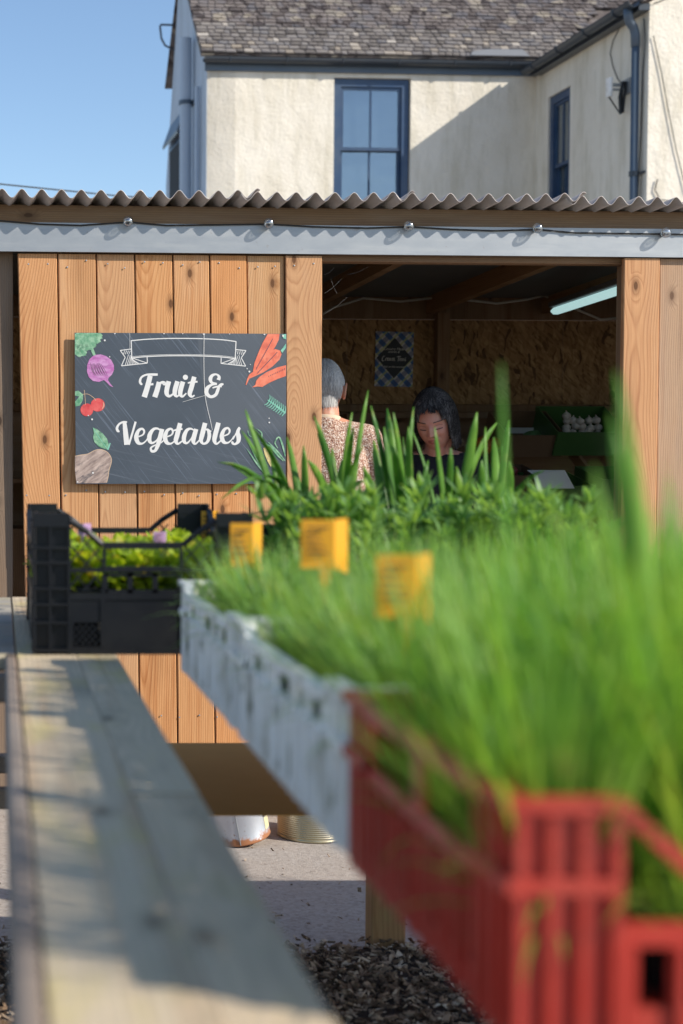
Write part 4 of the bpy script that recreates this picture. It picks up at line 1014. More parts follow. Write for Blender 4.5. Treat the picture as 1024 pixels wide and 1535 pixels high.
add_text('Ask at the counter', PW*0.50, PH*0.345, 0.016, poster, MAT['print_white'])
cs = {'C': [[(40, 8, 5), (28, 2, 6), (10, 20, 8), (2, 50, 9), (12, 66, 7), (34, 56, 4)]], 'r': [[(46, 62, 6), (52, 28, 7)], [(50, 38, 3), (62, 24, 6), (66, 32, 5)]],
      'e': [[(72, 44, 3), (88, 36, 5), (84, 24, 5), (72, 36, 7), (74, 58, 6), (94, 54, 3)]], 'a': [[(116, 26, 5), (100, 34, 7), (100, 58, 6), (116, 40, 3)], [(120, 24, 6), (116, 60, 6)]],
      'm': [[(134, 62, 6), (140, 26, 6)], [(138, 34, 3), (152, 24, 5), (150, 62, 6)], [(154, 34, 3), (168, 24, 5), (166, 58, 6), (176, 60, 3)]],
      'T': [[(196, 12, 5), (216, 4, 8), (252, 2, 6)], [(226, 6, 8), (214, 66, 9)]], 'e2': [[(238, 44, 3), (254, 36, 5), (250, 24, 5), (238, 36, 7), (240, 58, 6), (258, 54, 3)]],
      'a2': [[(280, 26, 5), (264, 34, 7), (264, 58, 6), (280, 40, 3)], [(284, 24, 6), (280, 60, 6)]], 's': [[(314, 18, 5), (304, 34, 7), (314, 50, 8), (302, 64, 5)], [(290, 58, 3), (316, 14, 4)]]}
mb = MB(); ks = PW*0.63/316
for st in cs.values():
    for s_ in st: stroke(mb, s_, 4, False, mapf=lambda X, Y, l: (PW*0.17+X*ks, -0.002-l*0.2, PH*0.555-Y*ks))
mb.build('cream_teas_lettering', MAT['print_white'], poster)

# ================================================================== PEOPLE
def skinmat(name, base, red, cheeks=None):
    g = G(name); o = g.obj(); n_ = g.noise(o, 22, 4, 0.6); n2 = g.noise(o, 7, 2)
    c = g.mix(g.ramp(n_, [(0.35, 0), (0.7, 0.6)]), base, red)
    return g.out(g.pbr(c, 0.5, spec=0.4, normal=g.bump(g.noise(o, 160, 3), 0.25, 0.0008), **{'Subsurface Weight': 0.25, 'Subsurface Radius': (0.012, 0.004, 0.002), 'Subsurface Scale': 0.6}))
MAT['skin_m'] = skinmat('weathered_skin', (0.60, 0.31, 0.21), (0.58, 0.20, 0.12))
MAT['skin_w'] = skinmat('fair_skin', (0.58, 0.31, 0.235), (0.56, 0.20, 0.15))
def hairmat(name, a, b, c_):
    g = G(name); o = g.obj(); n_ = g.noise(g.scl(o, (260, 260, 14)), 1.0, 3); n2 = g.noise(o, 12, 3)
    c = g.ramp(g.M('ADD', g.M('MULTIPLY', n_, 0.7), g.M('MULTIPLY', n2, 0.3)), [(0.33, a), (0.47, b), (0.64, c_)])
    return g.out(g.pbr(c, 0.65, spec=0.2, normal=g.bump(n_, 0.4, 0.001)))
MAT['hair_m'] = hairmat('grey_hair', (0.30, 0.29, 0.28), (0.50, 0.49, 0.48), (0.75, 0.74, 0.72))
MAT['hair_w'] = hairmat('dark_greying_hair', (0.004, 0.004, 0.004), (0.018, 0.016, 0.017), (0.15, 0.14, 0.14))
def knit():
    g = G('flecked_knit'); o = g.obj(); r_ = g.sep(g.vor(o, 230, out='Color')); n_ = g.noise(o, 40, 3)
    c = g.ramp(r_[0], [(0.0, (0.20, 0.09, 0.07)), (0.22, (0.34, 0.18, 0.13)), (0.5, (0.52, 0.34, 0.26)), (0.78, (0.62, 0.47, 0.38)), (1.0, (0.80, 0.74, 0.68))])
    return g.out(g.pbr(c, 0.95, spec=0.1, normal=g.bump(g.vor(o, 230), 0.9, 0.004)))
MAT['knit'] = knit()
MAT['shirt'] = simple('cream_collar', (0.66, 0.52, 0.38), 0.85, var=0.1)
MAT['darkcloth'] = simple('black_jacket_cloth', (0.010, 0.011, 0.016), 0.9, var=0.2, bump=0.002)
MAT['trouser'] = simple('brown_trousers', (0.06, 0.05, 0.04), 0.9)
MAT['shoe'] = simple('dark_shoe', (0.02, 0.015, 0.012), 0.5)
HA, HB, HC = 0.074, 0.094, 0.118
def gs(x, c, s): return math.exp(-((x-c)/s)**2)
def head_point(d):
    """head surface for a unit direction d, face towards +Y"""
    x, y, z = d
    a, b, c = HA, HB, HC
    px, py, pz = a*x, b*y, c*z
    if z < 0:
        k = 1 - 0.30*min(1, -z)**1.6; px *= k; py *= (1 - 0.10*min(1, -z)) if y > 0 else (1 - 0.45*min(1, -z))
    if y < 0: py *= 1.06
    if y > 0.05:
        f = min(1, (y-0.05)/0.35)
        ax = abs(px); e = 0
        e += 0.025*gs(px, 0, 0.0095)*(max(0, min(1, (0.022-pz)/0.045)) if pz > -0.028 else max(0, 1-(-0.028-pz)/0.007))
        e += 0.011*gs(ax, 0.012, 0.006)*gs(pz, -0.026, 0.007)
        e -= 0.014*gs(ax, 0.031, 0.014)*gs(pz, 0.006, 0.012)
        e += 0.0055*gs(ax, 0.031, 0.011)*gs(pz, 0.004, 0.008)
        e += 0.0035*gs(ax, 0.028, 0.02)*gs(pz, 0.028, 0.007)
        e += 0.006*gs(px, 0, 0.022)*gs(pz, -0.050, 0.006) + 0.0065*gs(px, 0, 0.018)*gs(pz, -0.063, 0.007) - 0.003*gs(px, 0, 0.024)*gs(pz, -0.0565, 0.0022)
        e += 0.007*gs(px, 0, 0.018)*gs(pz, -0.094, 0.014)
        e += 0.004*gs(ax, 0.042, 0.018)*gs(pz, -0.020, 0.018)
        e -= 0.0045*gs(ax, 0.026+0.25*max(0, -0.03-pz), 0.004)*gs(pz, -0.042, 0.014)
        py += e*f
    return Vector((px, py, pz))
def head_mb(n=88, m=88):
    mb = MB(); vs = []; fs = []
    for i in range(m+1):
        th = math.pi*(0.008 + 0.984*i/m)
        for k in range(n):
            t = 2*math.pi*k/n; vs.append(head_point((math.sin(th)*math.sin(t), math.sin(th)*math.cos(t), math.cos(th))))
    for i in range(m):
        for k in range(n):
            j = (k+1) % n; fs.append((i*n+j, i*n+k, (i+1)*n+k, (i+1)*n+j))
    fs.append(tuple(range(n))); fs.append(tuple(m*n+k for k in range(n-1, -1, -1)))
    mb.add(vs, fs); return mb
def face_y(x, z):
    best = None
    lo, hi = 0.0, 1.0
    # find direction with this x,z by few fixed point steps
    dx, dz = x/HA, z/HC
    for _ in range(6):
        yy = math.sqrt(max(0.0001, 1-dx*dx-dz*dz)); p = head_point((dx, yy, dz)); dx += (x-p.x)/HA*0.8; dz += (z-p.z)/HC*0.8
    return p.y
def face_strip(pts, wid, off):
    """thin patch following the face along (x, z) points"""
    mb = MB(); vs = []; n = len(pts)
    for i, (x, z) in enumerate(pts):
        w_ = wid[i] if isinstance(wid, list) else wid
        for s_ in (-1, 0, 1): vs.append((x, face_y(x, z+s_*w_/2)+off, z+s_*w_/2))
    mb.add(vs, [(i*3+j, (i+1)*3+j, (i+1)*3+j+1, i*3+j+1) for i in range(n-1) for j in range(2)]); return mb
def strand_hair(nstr, seed, scale, end_fn, wid, crown=(0, -0.02), lift=0.0, flow=0.0, L0=0.0, follow=False):
    rs = random.Random(seed); mb = MB()
    for q in range(nstr):
        az_ = rs.uniform(-math.pi, math.pi); sc = scale*rs.uniform(0.985, 1.035); zend = end_fn(az_, rs)
        th0 = rs.uniform(0.03, 1.25 if q % 2 else 0.3); pts = []; sw = rs.uniform(-0.12, 0.12); ns = 11
        # latitude where it reaches zend or hangs straight
        for i in range(ns):
            t = i/(ns-1); th = th0 + (math.pi/2+0.15-th0)*min(1, t*1.55)
            a2 = az_ + sw*t + flow*t*(1 if az_ > 0 else -1)
            p = head_point((math.sin(th)*math.sin(a2), math.sin(th)*math.cos(a2), math.cos(th)))*1.0
            q3 = Vector((p.x*sc, p.y*sc, p.z*sc))
            if follow:
                th = th0 + (2.35-th0)*t; p = head_point((math.sin(th)*math.sin(a2), math.sin(th)*math.cos(a2), math.cos(th))); q3 = Vector((p.x*sc, p.y*sc, p.z*sc))
            if th >= math.pi/2+0.14 and not follow:
                tt = (t-1/1.55)/(1-1/1.55); q3 = Vector((HA*sc*math.sin(a2)*(1-0.05*tt), HB*sc*math.cos(a2)*(1-0.05*tt)*(1.06 if math.cos(a2) < 0 else 1), -0.02 + (zend+0.02)*tt))
            if q3.z < zend:
                q3.z = zend; pts.append(q3); break
            pts.append(q3)
        if len(pts) < 3: continue
        n_ = len(pts); vs = []; w0_ = wid*rs.uniform(0.6, 1.3)
        for i, p in enumerate(pts):
            d = (pts[min(i+1, n_-1)]-pts[max(0, i-1)]).normalized(); out_ = Vector((p.x, p.y, 0.3*p.z)).normalized(); s_ = d.cross(out_).normalized()*w0_*(1-0.7*(i/(n_-1))**2)
            vs += [p-s_, p+out_*0.0015, p+s_]
        mb.add(vs, [(i*3+j, i*3+j+1, (i+1)*3+j+1, (i+1)*3+j) for i in range(n_-1) for j in range(2)])
    return mb
def cap_hair(scale, zfn, seed=0):
    """solid under-layer of hair that covers the skull above zfn(azimuth)"""
    mb = MB(); n, m = 56, 24; vs = []
    for k in range(n):
        a_ = 2*math.pi*k/n - math.pi; zt_ = zfn(a_)
        for i in range(m+1):
            t = i/m
            thx = 0.02 + (math.pi*0.93)*t; p = head_point((math.sin(thx)*math.sin(a_), math.sin(thx)*math.cos(a_), math.cos(thx)))*scale
            if p.z < zt_:
                q = prevp; p = Vector((q.x*1.0, q.y, max(zt_, q.z - 0.012)))
                if q.z <= zt_+0.001: p = Vector((q.x*0.93, q.y*0.93, zt_+0.002))
            prevp = p; vs.append(p)
    fs = [(k*(m+1)+i, ((k+1) % n)*(m+1)+i, ((k+1) % n)*(m+1)+i+1, k*(m+1)+i+1) for k in range(n) for i in range(m)]
    mb.add(vs, fs); return mb
def remesh(o, vox, smooth=4):
    m = o.modifiers.new('r', 'REMESH'); m.mode = 'VOXEL'; m.voxel_size = vox; m.use_smooth_shade = True
    if smooth: s_ = o.modifiers.new('s', 'SMOOTH'); s_.factor = 0.5; s_.iterations = smooth
def ear(mb, side, HM):
    n = 14; pts = []
    for i in range(n):
        t = R(-60) + R(300)*i/(n-1); pts.append(HM @ Vector((side*(HA*0.97+0.015+0.004*math.sin(t)), -0.012-0.020*math.cos(t)*0.9, -0.008+0.034*math.sin(t))))
    mb.tube(pts, [0.0035]+[0.0048]*(n-2)+[0.004], 8)
    mb.ell(HM @ Vector((side*(HA+0.004), -0.008, -0.006)), (0.008, 0.021, 0.033), M=HM.to_3x3(), n=12, m=8)
    mb.ell(HM @ Vector((side*(HA+0.006), 0.0, -0.032)), (0.005, 0.008, 0.010), M=HM.to_3x3(), n=10, m=8)
def hand(mb, wrist, d, palm_n, side):
    d = Vector(d).normalized(); pn = Vector(palm_n).normalized(); sx = d.cross(pn).normalized()
    mb.cap(wrist, 0.024, Vector(wrist)+d*0.04, 0.026)
    pc_ = Vector(wrist)+d*0.055
    mb.ell(pc_, (0.036, 0.045, 0.015), M=Matrix((sx, d, pn)).transposed(), n=14, m=8)
    for i, (off, L_) in enumerate(((-0.027, 0.066), (-0.009, 0.076), (0.010, 0.071), (0.027, 0.056))):
        b = pc_ + sx*off + d*0.036; k1 = b + (d*0.9 - pn*0.25).normalized()*L_*0.45; k2 = k1 + (d*0.6 - pn*0.7).normalized()*L_*0.32; k3 = k2 + (d*0.2 - pn*0.9).normalized()*L_*0.26
        mb.cap(b, 0.0095, k1, 0.0088); mb.cap(k1, 0.0088, k2, 0.008); mb.cap(k2, 0.008, k3, 0.0068)
    b = pc_ - sx*0.03*side - d*0.02; k1 = b + (-sx*side*0.6 + d*0.7 - pn*.2).normalized()*0.04; k2 = k1 + (-sx*side*0.15 + d*0.85 - pn*.4).normalized()*0.03
    mb.cap(b, 0.013, k1, 0.0105); mb.cap(k1, 0.0105, k2, 0.0085)
def arm(mb, sh, el, wr, r0, r1, r2, extra=0.0):
    mb.cap(sh, r0+extra, el, r1+extra); mb.cap(el, r1+extra, wr, r2+extra)
def person(label, loc, rz, height, headrot, headpos, sh, waist, arms, skin, build='m', cloth='knit'):
    k = height/1.76
    t = thing('person', label, 'person', loc, rz); t.scale = (k, k, k)
    HM = Matrix.Translation(headpos) @ headrot.to_matrix().to_4x4() @ Matrix.Scale(1.0 if cloth == 'knit' else 1.13, 4)
    mb = head_mb(); mb.v = [tuple(HM @ Vector(v)) for v in mb.v]
    for s_ in ((-1, 1) if cloth == 'knit' else ()): ear(mb, s_, HM)
    nb = Vector((0, sh[1]-0.0, sh[2]+0.03))
    mb.cap(HM @ Vector((0, -0.028, -0.06)), 0.058, nb, 0.062, 18); mb.cap(HM @ Vector((0, 0.02, -0.085)), 0.036, nb + Vector((0, 0.02, 0)), 0.05, 14)
    mb.ell((0, sh[1], sh[2]-0.16), (0.155, 0.10, 0.21)); mb.ell((0, waist[1], waist[2]), (0.14, 0.105, 0.16)); mb.ell((0, 0, 0.93), (0.16, 0.115, 0.12))
    for s_ in (-1, 1):
        a = arms[0 if s_ < 0 else 1]; shp = Vector((s_*sh[0], sh[1], sh[2]-0.035))
        mb.cap(nb, 0.05, shp, 0.052); arm(mb, shp, a[0], a[1], 0.050, 0.038, 0.026)
        hand(mb, a[1], Vector(a[1])-Vector(a[0]), a[2], s_)
        mb.cap((s_*0.085, 0, 0.90), 0.088, (s_*0.095, 0.015, 0.49), 0.056); mb.cap((s_*0.095, 0.015, 0.49), 0.052, (s_*0.10, -0.01, 0.09), 0.035)
        mb.cap((s_*0.10, -0.02, 0.045), 0.035, (s_*0.105, 0.14, 0.03), 0.026)
    body = mb.build('body', skin, t, smooth=True); remesh(body, 0.0036, 0)
    # top garment
    e = 0.022; mb = MB()
    mb.cap(nb + Vector((0, -0.01, -0.02)), 0.072, nb + Vector((0, -0.01, -0.06)), 0.09, 18)
    mb.ell((0, sh[1], sh[2]-0.16), (0.155+e+.01, 0.10+e+.008, 0.215), n=24, m=16); mb.lathe([(0.17, 0.88), (0.185, 0.90), (0.182, 1.0), (0.178, 1.15), (0.172, 1.3), (0.13, 1.4)], n=28, M=Matrix.Diagonal((1, 0.72, 1)).to_3x3())
    for s_ in (-1, 1):
        a = arms[0 if s_ < 0 else 1]; shp = Vector((s_*sh[0], sh[1], sh[2]-0.035))
        mb.cap(nb+Vector((0, -0.005, -0.035)), 0.066, shp, 0.066, 16); mb.cap(nb+Vector((0, -0.008, -0.02)), 0.062, shp+Vector((-s_*0.06, -0.005, 0.015)), 0.05, 16)
        el, wr = Vector(a[0]), Vector(a[1]); arm(mb, shp, el, el+(wr-el)*0.88, 0.062, 0.05, 0.038)
        # folds
        for q in (0.25, 0.5, 0.8):
            c_ = shp.lerp(el, q); mb.ell(c_, (0.062-0.012*q, 0.062-0.012*q, 0.012), n=14, m=6)
    top = mb.build('jumper' if cloth == 'knit' else 'jacket', MAT['knit' if cloth == 'knit' else 'darkcloth'], t, smooth=True); remesh(top, 0.008, 4)
    mb = MB(); 
    for s_ in (-1, 1):
        mb.cap((s_*0.085, 0, 0.92), 0.105, (s_*0.095, 0.015, 0.49), 0.075); mb.cap((s_*0.095, 0.015, 0.49), 0.072, (s_*0.10, -0.01, 0.10), 0.06)
    mb.ell((0, 0, 0.93), (0.175, 0.13, 0.09)); tr = mb.build('trousers', MAT['trouser'], t, smooth=True); remesh(tr, 0.01, 3)
    for s_ in (-1, 1):
        mb = MB(); mb.cap((s_*0.10, -0.03, 0.05), 0.045, (s_*0.105, 0.15, 0.04), 0.036); mb.box(s_*0.1-0.045, s_*0.1+0.045, -0.075, 0.19, 0.0, 0.02); o = mb.build('shoe', MAT['shoe'], t, smooth=True); remesh(o, 0.006, 2)
    return t, HM, nb
def head_child(mb, HM, name, m, t, smooth=True, kind=None):
    mb.v = [tuple(HM @ Vector(v)) for v in mb.v]; return mb.build(name, m, t, smooth=smooth, kind=kind)
# --- the customer seen from behind
Pm = at(487, 700, 6.45)
man, HM, nb = person('person in a flecked pink-brown jumper with short grey hair, back turned, beside the door edge', (Pm.x, Pm.y, 0.012), R(-8), 1.80,
    Euler((R(-6), 0, R(-6))), (0.0, 0.055, 1.635), (0.172, 0.0, 1.46), (0, 0.0, 1.12),
    [((-0.27, 0.02, 1.14), (-0.19, 0.22, 1.05), (0, 0.3, -1)), ((0.275, 0.01, 1.14), (0.20, 0.22, 1.06), (0, 0.3, -1))], MAT['skin_m'])
zf = lambda a: (0.045 if abs(a) < 0.75 else (0.02 if abs(a) < 1.25 else (0.028 if abs(a) < 1.85 else (-0.040 if abs(a) < 2.15 else -0.088))))
head_child(cap_hair(1.085, zf), HM, 'hair', MAT['hair_m'], man)
head_child(strand_hair(1500, 5, 1.115, lambda a, r: zf(a)+r.uniform(-0.016, 0.03), 0.0017, flow=0.35, follow=True), HM, 'hair_strands', MAT['hair_m'], man, kind='stuff')
mb = MB(); mb.ell((0, -0.052, -0.058), (0.056, 0.046, 0.050), n=28, m=16)
nr = random.Random(2)
for i in range(260):
    a = nr.uniform(math.pi, 2*math.pi); z0 = nr.uniform(-0.07, -0.02); r_ = 1.03
    p0 = Vector((0.056*r_*math.cos(a), -0.052+0.046*r_*math.sin(a), z0)); p1 = Vector((0.054*r_*math.cos(a+nr.uniform(-.1, .1)), -0.050+0.044*r_*math.sin(a), z0-nr.uniform(0.02, 0.038)))
    d = Vector((-math.sin(a), math.cos(a), 0))*0.0016; mb.add([p0-d, p0+d, p1+d*.2, p1-d*.2], [(0, 1, 2, 3)])
head_child(mb, HM, 'nape_hair', MAT['hair_m'], man)
mb = MB(); mb.lathe([(0.064, -0.028), (0.069, -0.01), (0.066, 0.014), (0.060, 0.018), (0.058, 0.0)], n=28, M=Euler((R(-12), 0, 0)).to_matrix()); mb.v = [tuple(Vector(v)+nb+Vector((0, 0.004, 0.012))) for v in mb.v]
mb.build('collar', MAT['shirt'], man, smooth=True)
# --- the woman looking down, facing the camera's left
Pw_ = at(655, 700, 6.62)
wom, HM, nb = person('person in a black jacket with a dark greying bob, looking down behind the strap leaves', (Pw_.x, Pw_.y, 0.012), R(180-24), 1.69,
    Euler((R(-21), R(5), R(-6))), (0.0, 0.075, 1.60), (0.175, 0.0, 1.42), (0, 0.0, 1.10),
    [((-0.24, 0.03, 1.12), (-0.12, 0.27, 1.04), (0, 0.3, -1)), ((0.24, 0.03, 1.12), (0.12, 0.27, 1.04), (0, 0.3, -1))], MAT['skin_w'], cloth='dark')
# the neckline of the jacket, lips, lids and brows
g = G('lip'); lip = g.out(g.pbr((0.42, 0.13, 0.12), 0.45))
xs = np.linspace(-0.022, 0.022, 13)
head_child(face_strip([(x, -0.050-0.15*x*x*30) for x in xs], [0.0015+0.0065*(1-(x/0.022)**2)*(0.8 if abs(x) < .003 else 1) for x in xs], 0.0012), HM, 'upper_lip', lip, wom)
head_child(face_strip([(x*0.92, -0.0635+0.4*x*x) for x in xs], [0.0015+0.008*(1-(x/0.022)**2) for x in xs], 0.0012), HM, 'lower_lip', lip, wom)
dk = simple('dark_lash', (0.03, 0.018, 0.015), 0.7)
head_child(face_strip([(x, -0.0567-0.8*x*x) for x in xs], 0.0018, 0.0022), HM, 'mouth_line', dk, wom)
for s_ in (-1, 1):
    e = [(s_*(0.031+q), -0.003+7.5*q*q) for q in np.linspace(-0.014, 0.014, 11)]
    head_child(face_strip(e, 0.0032, 0.0016), HM, 'eyelashes', dk, wom)
    e = [(s_*(0.031+q), 0.012-6*q*q) for q in np.linspace(-0.014, 0.015, 11)]
    head_child(face_strip(e, 0.0016, 0.0012), HM, 'eyelid_crease', simple('lid_shade', (0.30, 0.14, 0.11), 0.6), wom)
    e = [(s_*(0.033+q), 0.029-5*(q-0.003)**2) for q in np.linspace(-0.018, 0.018, 11)]
    head_child(face_strip(e, 0.004, 0.0014), HM, 'eyebrow', simple('eyebrow_hair', (0.10, 0.065, 0.055), 0.8), wom)
    head_child(face_strip([(s_*(0.009+q), -0.0345) for q in np.linspace(-0.004, 0.004, 5)], 0.003, 0.0018), HM, 'nostril', dk, wom)
def wend(a, r):
    aa = abs(a)
    if -0.45 < a < 0.55: return 0.088 + r.uniform(-0.020, 0.012)
    if aa < 0.85: return 0.03 + (0.95-aa)/0.33*0.05 + r.uniform(-0.03, 0.03)
    return -0.082 + r.uniform(-0.03, 0.03)
zw = lambda a: (0.086 if abs(a) < 0.6 else (0.03 if abs(a) < 0.9 else (-0.05 if abs(a) < 1.2 else -0.07)))
head_child(cap_hair(1.13, zw), HM, 'hair', MAT['hair_w'], wom)
head_child(strand_hair(2100, 9, 1.19, wend, 0.0032, flow=0.16), HM, 'hair_strands', MAT['hair_w'], wom, kind='stuff')

# ================================================================== PRODUCE INSIDE
def veg(name, mb, m, label, cat, loc, rz=0, group=None, rot=None, smooth=True, parent=None):
    o = mb.build(name, m, parent, smooth=smooth); o.location = loc; o.rotation_euler = rot or (0, 0, rz); tag(o, label, cat, group); return o
stand = thing('produce_stand', 'sloping wooden produce stand against the back wall of the shop', 'stand', (0, SHED_Y, 0), YAW)
zS = at(815, 611, 7.95).z; zF = at(880, 715, 7.35).z
uS = [on_wall(660, 600, SHED_Y, DEP-0.1)[0], on_wall(814, 600, SHED_Y, DEP-0.1)[0], on_wall(960, 600, SHED_Y, DEP-0.1)[0]]
wF = DEP-0.72
MAT['stand'] = wood('stand_board', (0.52, 0.42, 0.28), (0.40, 0.30, 0.19), (0.2, 0.14, 0.09), axis=1, across=2)
for uu in uS:
    mb = MB(); a = 0.018
    pr = [(DEP-0.1, zS), (wF, zF), (wF-0.25, zF-0.40), (wF-0.25, 0.012), (wF-0.20, 0.012), (wF-0.20, zF-0.42), (wF+0.03, zF-0.06), (DEP-0.1, zS-0.07)]
    vs = [(uu, p, q) for p, q in pr] + [(uu+a, p, q) for p, q in pr]; k = len(pr)
    mb.add(vs, [tuple(range(k)), tuple(range(2*k-1, k-1, -1))] + [(i, i+k, (i+1) % k + k, (i+1) % k) for i in range(k)]); mb.build('divider', MAT['stand'], stand)
for (ww, zz) in ((DEP-0.13, zS-0.02), (DEP-0.42, (zS+zF)/2+0.0), (wF-0.0, zF-0.02), (wF-0.24, zF-0.42)):
    mb = MB(); mb.box(uS[0]-0.5, uS[2]+0.6, ww-0.02, ww, zz-0.03, zz); mb.build('rail', MAT['inpost'], stand)
for (w0__, w1__, zz) in ((DEP-0.40, DEP-0.12, (zS+zF)/2-0.02), (wF, DEP-0.44, zF-0.05), (wF-0.23, wF-0.01, zF-0.45)):
    mb = MB(); mb.box(uS[0]-0.5, uS[2]+0.6, w0__, w1__, zz-0.018, zz); mb.build('shelf', MAT['stand'], stand)
def open_box(name, m, W, D, H, label, cat, loc, tilt=0, group=None, th=0.006):
    t = thing(name, label, cat, loc, group=group, rot=(tilt, 0, YAW))
    for (x0, x1, y0, y1, z0, z1, nm) in ((0, W, 0, th, 0, H, 'side_panel'), (0, W, D-th, D, 0, H, 'side_panel'), (0, th, th, D-th, 0, H, 'end_panel'), (W-th, W, th, D-th, 0, H, 'end_panel'), (th, W-th, th, D-th, 0, th, 'base')):
        mb = MB(); mb.box(x0, x1, y0, y1, z0, z1); mb.build(nm, m, t)
    return t
def clus(mb, cx, cy, cz, r_, rs, k=1.0): mb.ell((cx, cy, cz), (r_, r_*rs.uniform(.9, 1.1), r_*k), n=14, m=9)
rs = random.Random(4)
MAT['garlic'] = simple('garlic_skin', (0.60, 0.55, 0.50), 0.6, var=0.15, sc=40); MAT['cabbage'] = simple('cabbage_leaf', (0.09, 0.20, 0.07), 0.55, var=0.3, sc=15, bump=0.004)
MAT['orange'] = simple('orange_peel', (0.62, 0.20, 0.03), 0.5); MAT['onion'] = simple('red_onion_skin', (0.22, 0.03, 0.05), 0.35, var=0.3, sc=10); MAT['yel'] = simple('yellow_squash', (0.50, 0.45, 0.10), 0.5, var=0.2)
MAT['brownbox'] = simple('brown_box', (0.16, 0.095, 0.05), 0.85, var=0.2, sc=5)
tl = R(28)
p = at(845, 668, 7.55); b = open_box('produce_box', MAT['greenpl'], 0.36, 0.30, 0.13, 'green box heaped with garlic bulbs on the sloping stand', 'box', at(828, 683, 7.5), tl)
for i in range(16):
    px, py = 850 + (i % 5)*11 + rs.uniform(-3, 3), 650 - (i//5)*9 + rs.uniform(-3, 2)
    mb = MB(); mb.ell((0, 0, 0), (0.022, 0.022, 0.019), n=14, m=9); mb.tube([(0, 0, 0.014), (0.002, 0, 0.024), (0.005, 0.002, 0.028)], [0.007, 0.003, 0.002], 7)
    veg('garlic_bulb', mb, MAT['garlic'], 'white garlic bulb heaped in the green box on the stand', 'garlic', at(px, py, 7.62-(i//5)*0.0+rs.uniform(-.02, .02)), rs.uniform(0, 6), 'garlic bulbs heaped on the stand')
for i in range(5):
    mb = MB(); mb.ell((0, 0, 0), (0.06, 0.024, 0.022), n=16, m=10); mb.ell((0.035, 0, 0.004), (0.03, 0.015, 0.014), n=12, m=8)
    veg('gourd', mb, MAT['yel'], 'knobbly yellow-green gourd lying below the garlic', 'gourd', at(852+i*12, 660+(i % 2)*5, 7.54), rs.uniform(-.4, .4), 'gourds below the garlic')
b = open_box('produce_box', MAT['brownbox'], 0.30, 0.28, 0.12, 'brown box of green cabbages with a white liner on the stand', 'box', at(754, 685, 7.5), tl)
mb = MB(); mb.add([(0, 0, 0), (0.22, 0, 0), (0.24, 0.03, -0.05), (0.05, 0.03, -0.075), (0.02, 0.01, -0.05)], [(0, 1, 2, 3, 4)]); o = mb.build('paper_liner', MAT['paper']); o.location = at(757, 641, 7.72); o.rotation_euler = (0, 0, YAW); o.modifiers.new('s', 'SOLIDIFY').thickness = 0.002
tag(o, 'white paper liner standing behind the green cabbages', 'paper')
for i, (px, py) in enumerate(((798, 655), (785, 663), (808, 664), (770, 666))):
    mb = MB(); mb.ell((0, 0, 0), (0.05, 0.035, 0.032), n=20, m=12)
    for q in range(3): mb.ell((0.012*q, -0.012+0.01*q, 0.004), (0.036, 0.028, 0.028), M=Euler((0, 0.3*q, 0.3*q)).to_matrix(), n=14, m=8)
    veg('cabbage', mb, MAT['cabbage'], 'small green cabbage in front of the white paper liner', 'cabbage', at(px, py, 7.58), 0.5*i, 'green cabbages on the stand')
for i, (px, py) in enumerate(((723, 664), (732, 668), (742, 665), (728, 672))):
    mb = MB(); clus(mb, 0, 0, 0, 0.034, rs, 0.95); mb.tube([(0, 0, .03), (0, 0, .036)], 0.004, 6)
    veg('orange', mb, MAT['orange'], 'orange lying at the left end of the stand beside the dark jacket', 'orange', at(px, py, 7.55), 0, 'oranges on the stand')
for i in range(10):
    px, py = 742+(i % 4)*9+rs.uniform(-2, 2), 718-(i//4)*11
    mb = MB(); mb.lathe([(0.002, -0.026), (0.018, -0.021), (0.029, -0.003), (0.025, 0.014), (0.010, 0.026), (0.003, 0.042)], n=16)
    veg('red_onion', mb, MAT['onion'], 'dark red onion in the lower row of the stand', 'onion', at(px, py, 7.2), rs.uniform(0, 6), 'red onions on the lower shelf', rot=(rs.uniform(-.6, .6), rs.uniform(-.6, .6), 0))
for nm, px, py, Y, W, D, H, m, lb in (('produce_box', 738, 750, 7.1, 0.24, 0.26, 0.12, 'brownbox', 'brown box of red onions at the lower left of the stand'),
        ('produce_box', 795, 775, 7.05, 0.30, 0.3, 0.15, 'greenpl', 'green box under the white card at the bottom of the stand'),
        ('produce_box', 898, 765, 7.1, 0.26, 0.3, 0.15, 'greenpl', 'green box near the right door post, low on the stand')):
    open_box(nm, MAT[m], W, D, H, lb, 'box', at(px, py, Y), R(12))
mb = MB(); mb.add([(0, 0, 0), (0.185, 0.01, -0.0), (0.215, -0.03, -0.085), (0.03, -0.04, -0.085), (0.02, -0.02, -0.02)], [(0, 1, 2, 3, 4)]); mb.add([(0.03, -0.041, -0.086), (0.09, -0.041, -0.086), (0.055, -0.05, -0.14)], [(0, 1, 2)])
o = mb.build('price_card', MAT['paper']); o.location = at(790, 705, 7.0); o.rotation_euler = (0, 0, YAW); o.modifiers.new('s', 'SOLIDIFY').thickness = 0.002; tag(o, 'white card folded over the low green box in the shop', 'card')
for i, (px, py, W, H) in enumerate(((515, 700, 0.2, 0.14), (572, 700, 0.16, 0.13), (520, 770, 0.28, 0.16), (600, 775, 0.24, 0.16), (520, 650, 0.12, 0.10))):
    lb = ['brown carton beside the jumper shoulder, middle shelf', 'brown carton between the two people, middle shelf', 'brown carton low behind the jumper', 'brown carton low between the two people', 'small brown carton on top beside the jumper shoulder']
    open_box('carton', MAT['brownbox'], W, 0.25, H, lb[i], 'carton', at(px, py, 7.6), 0)
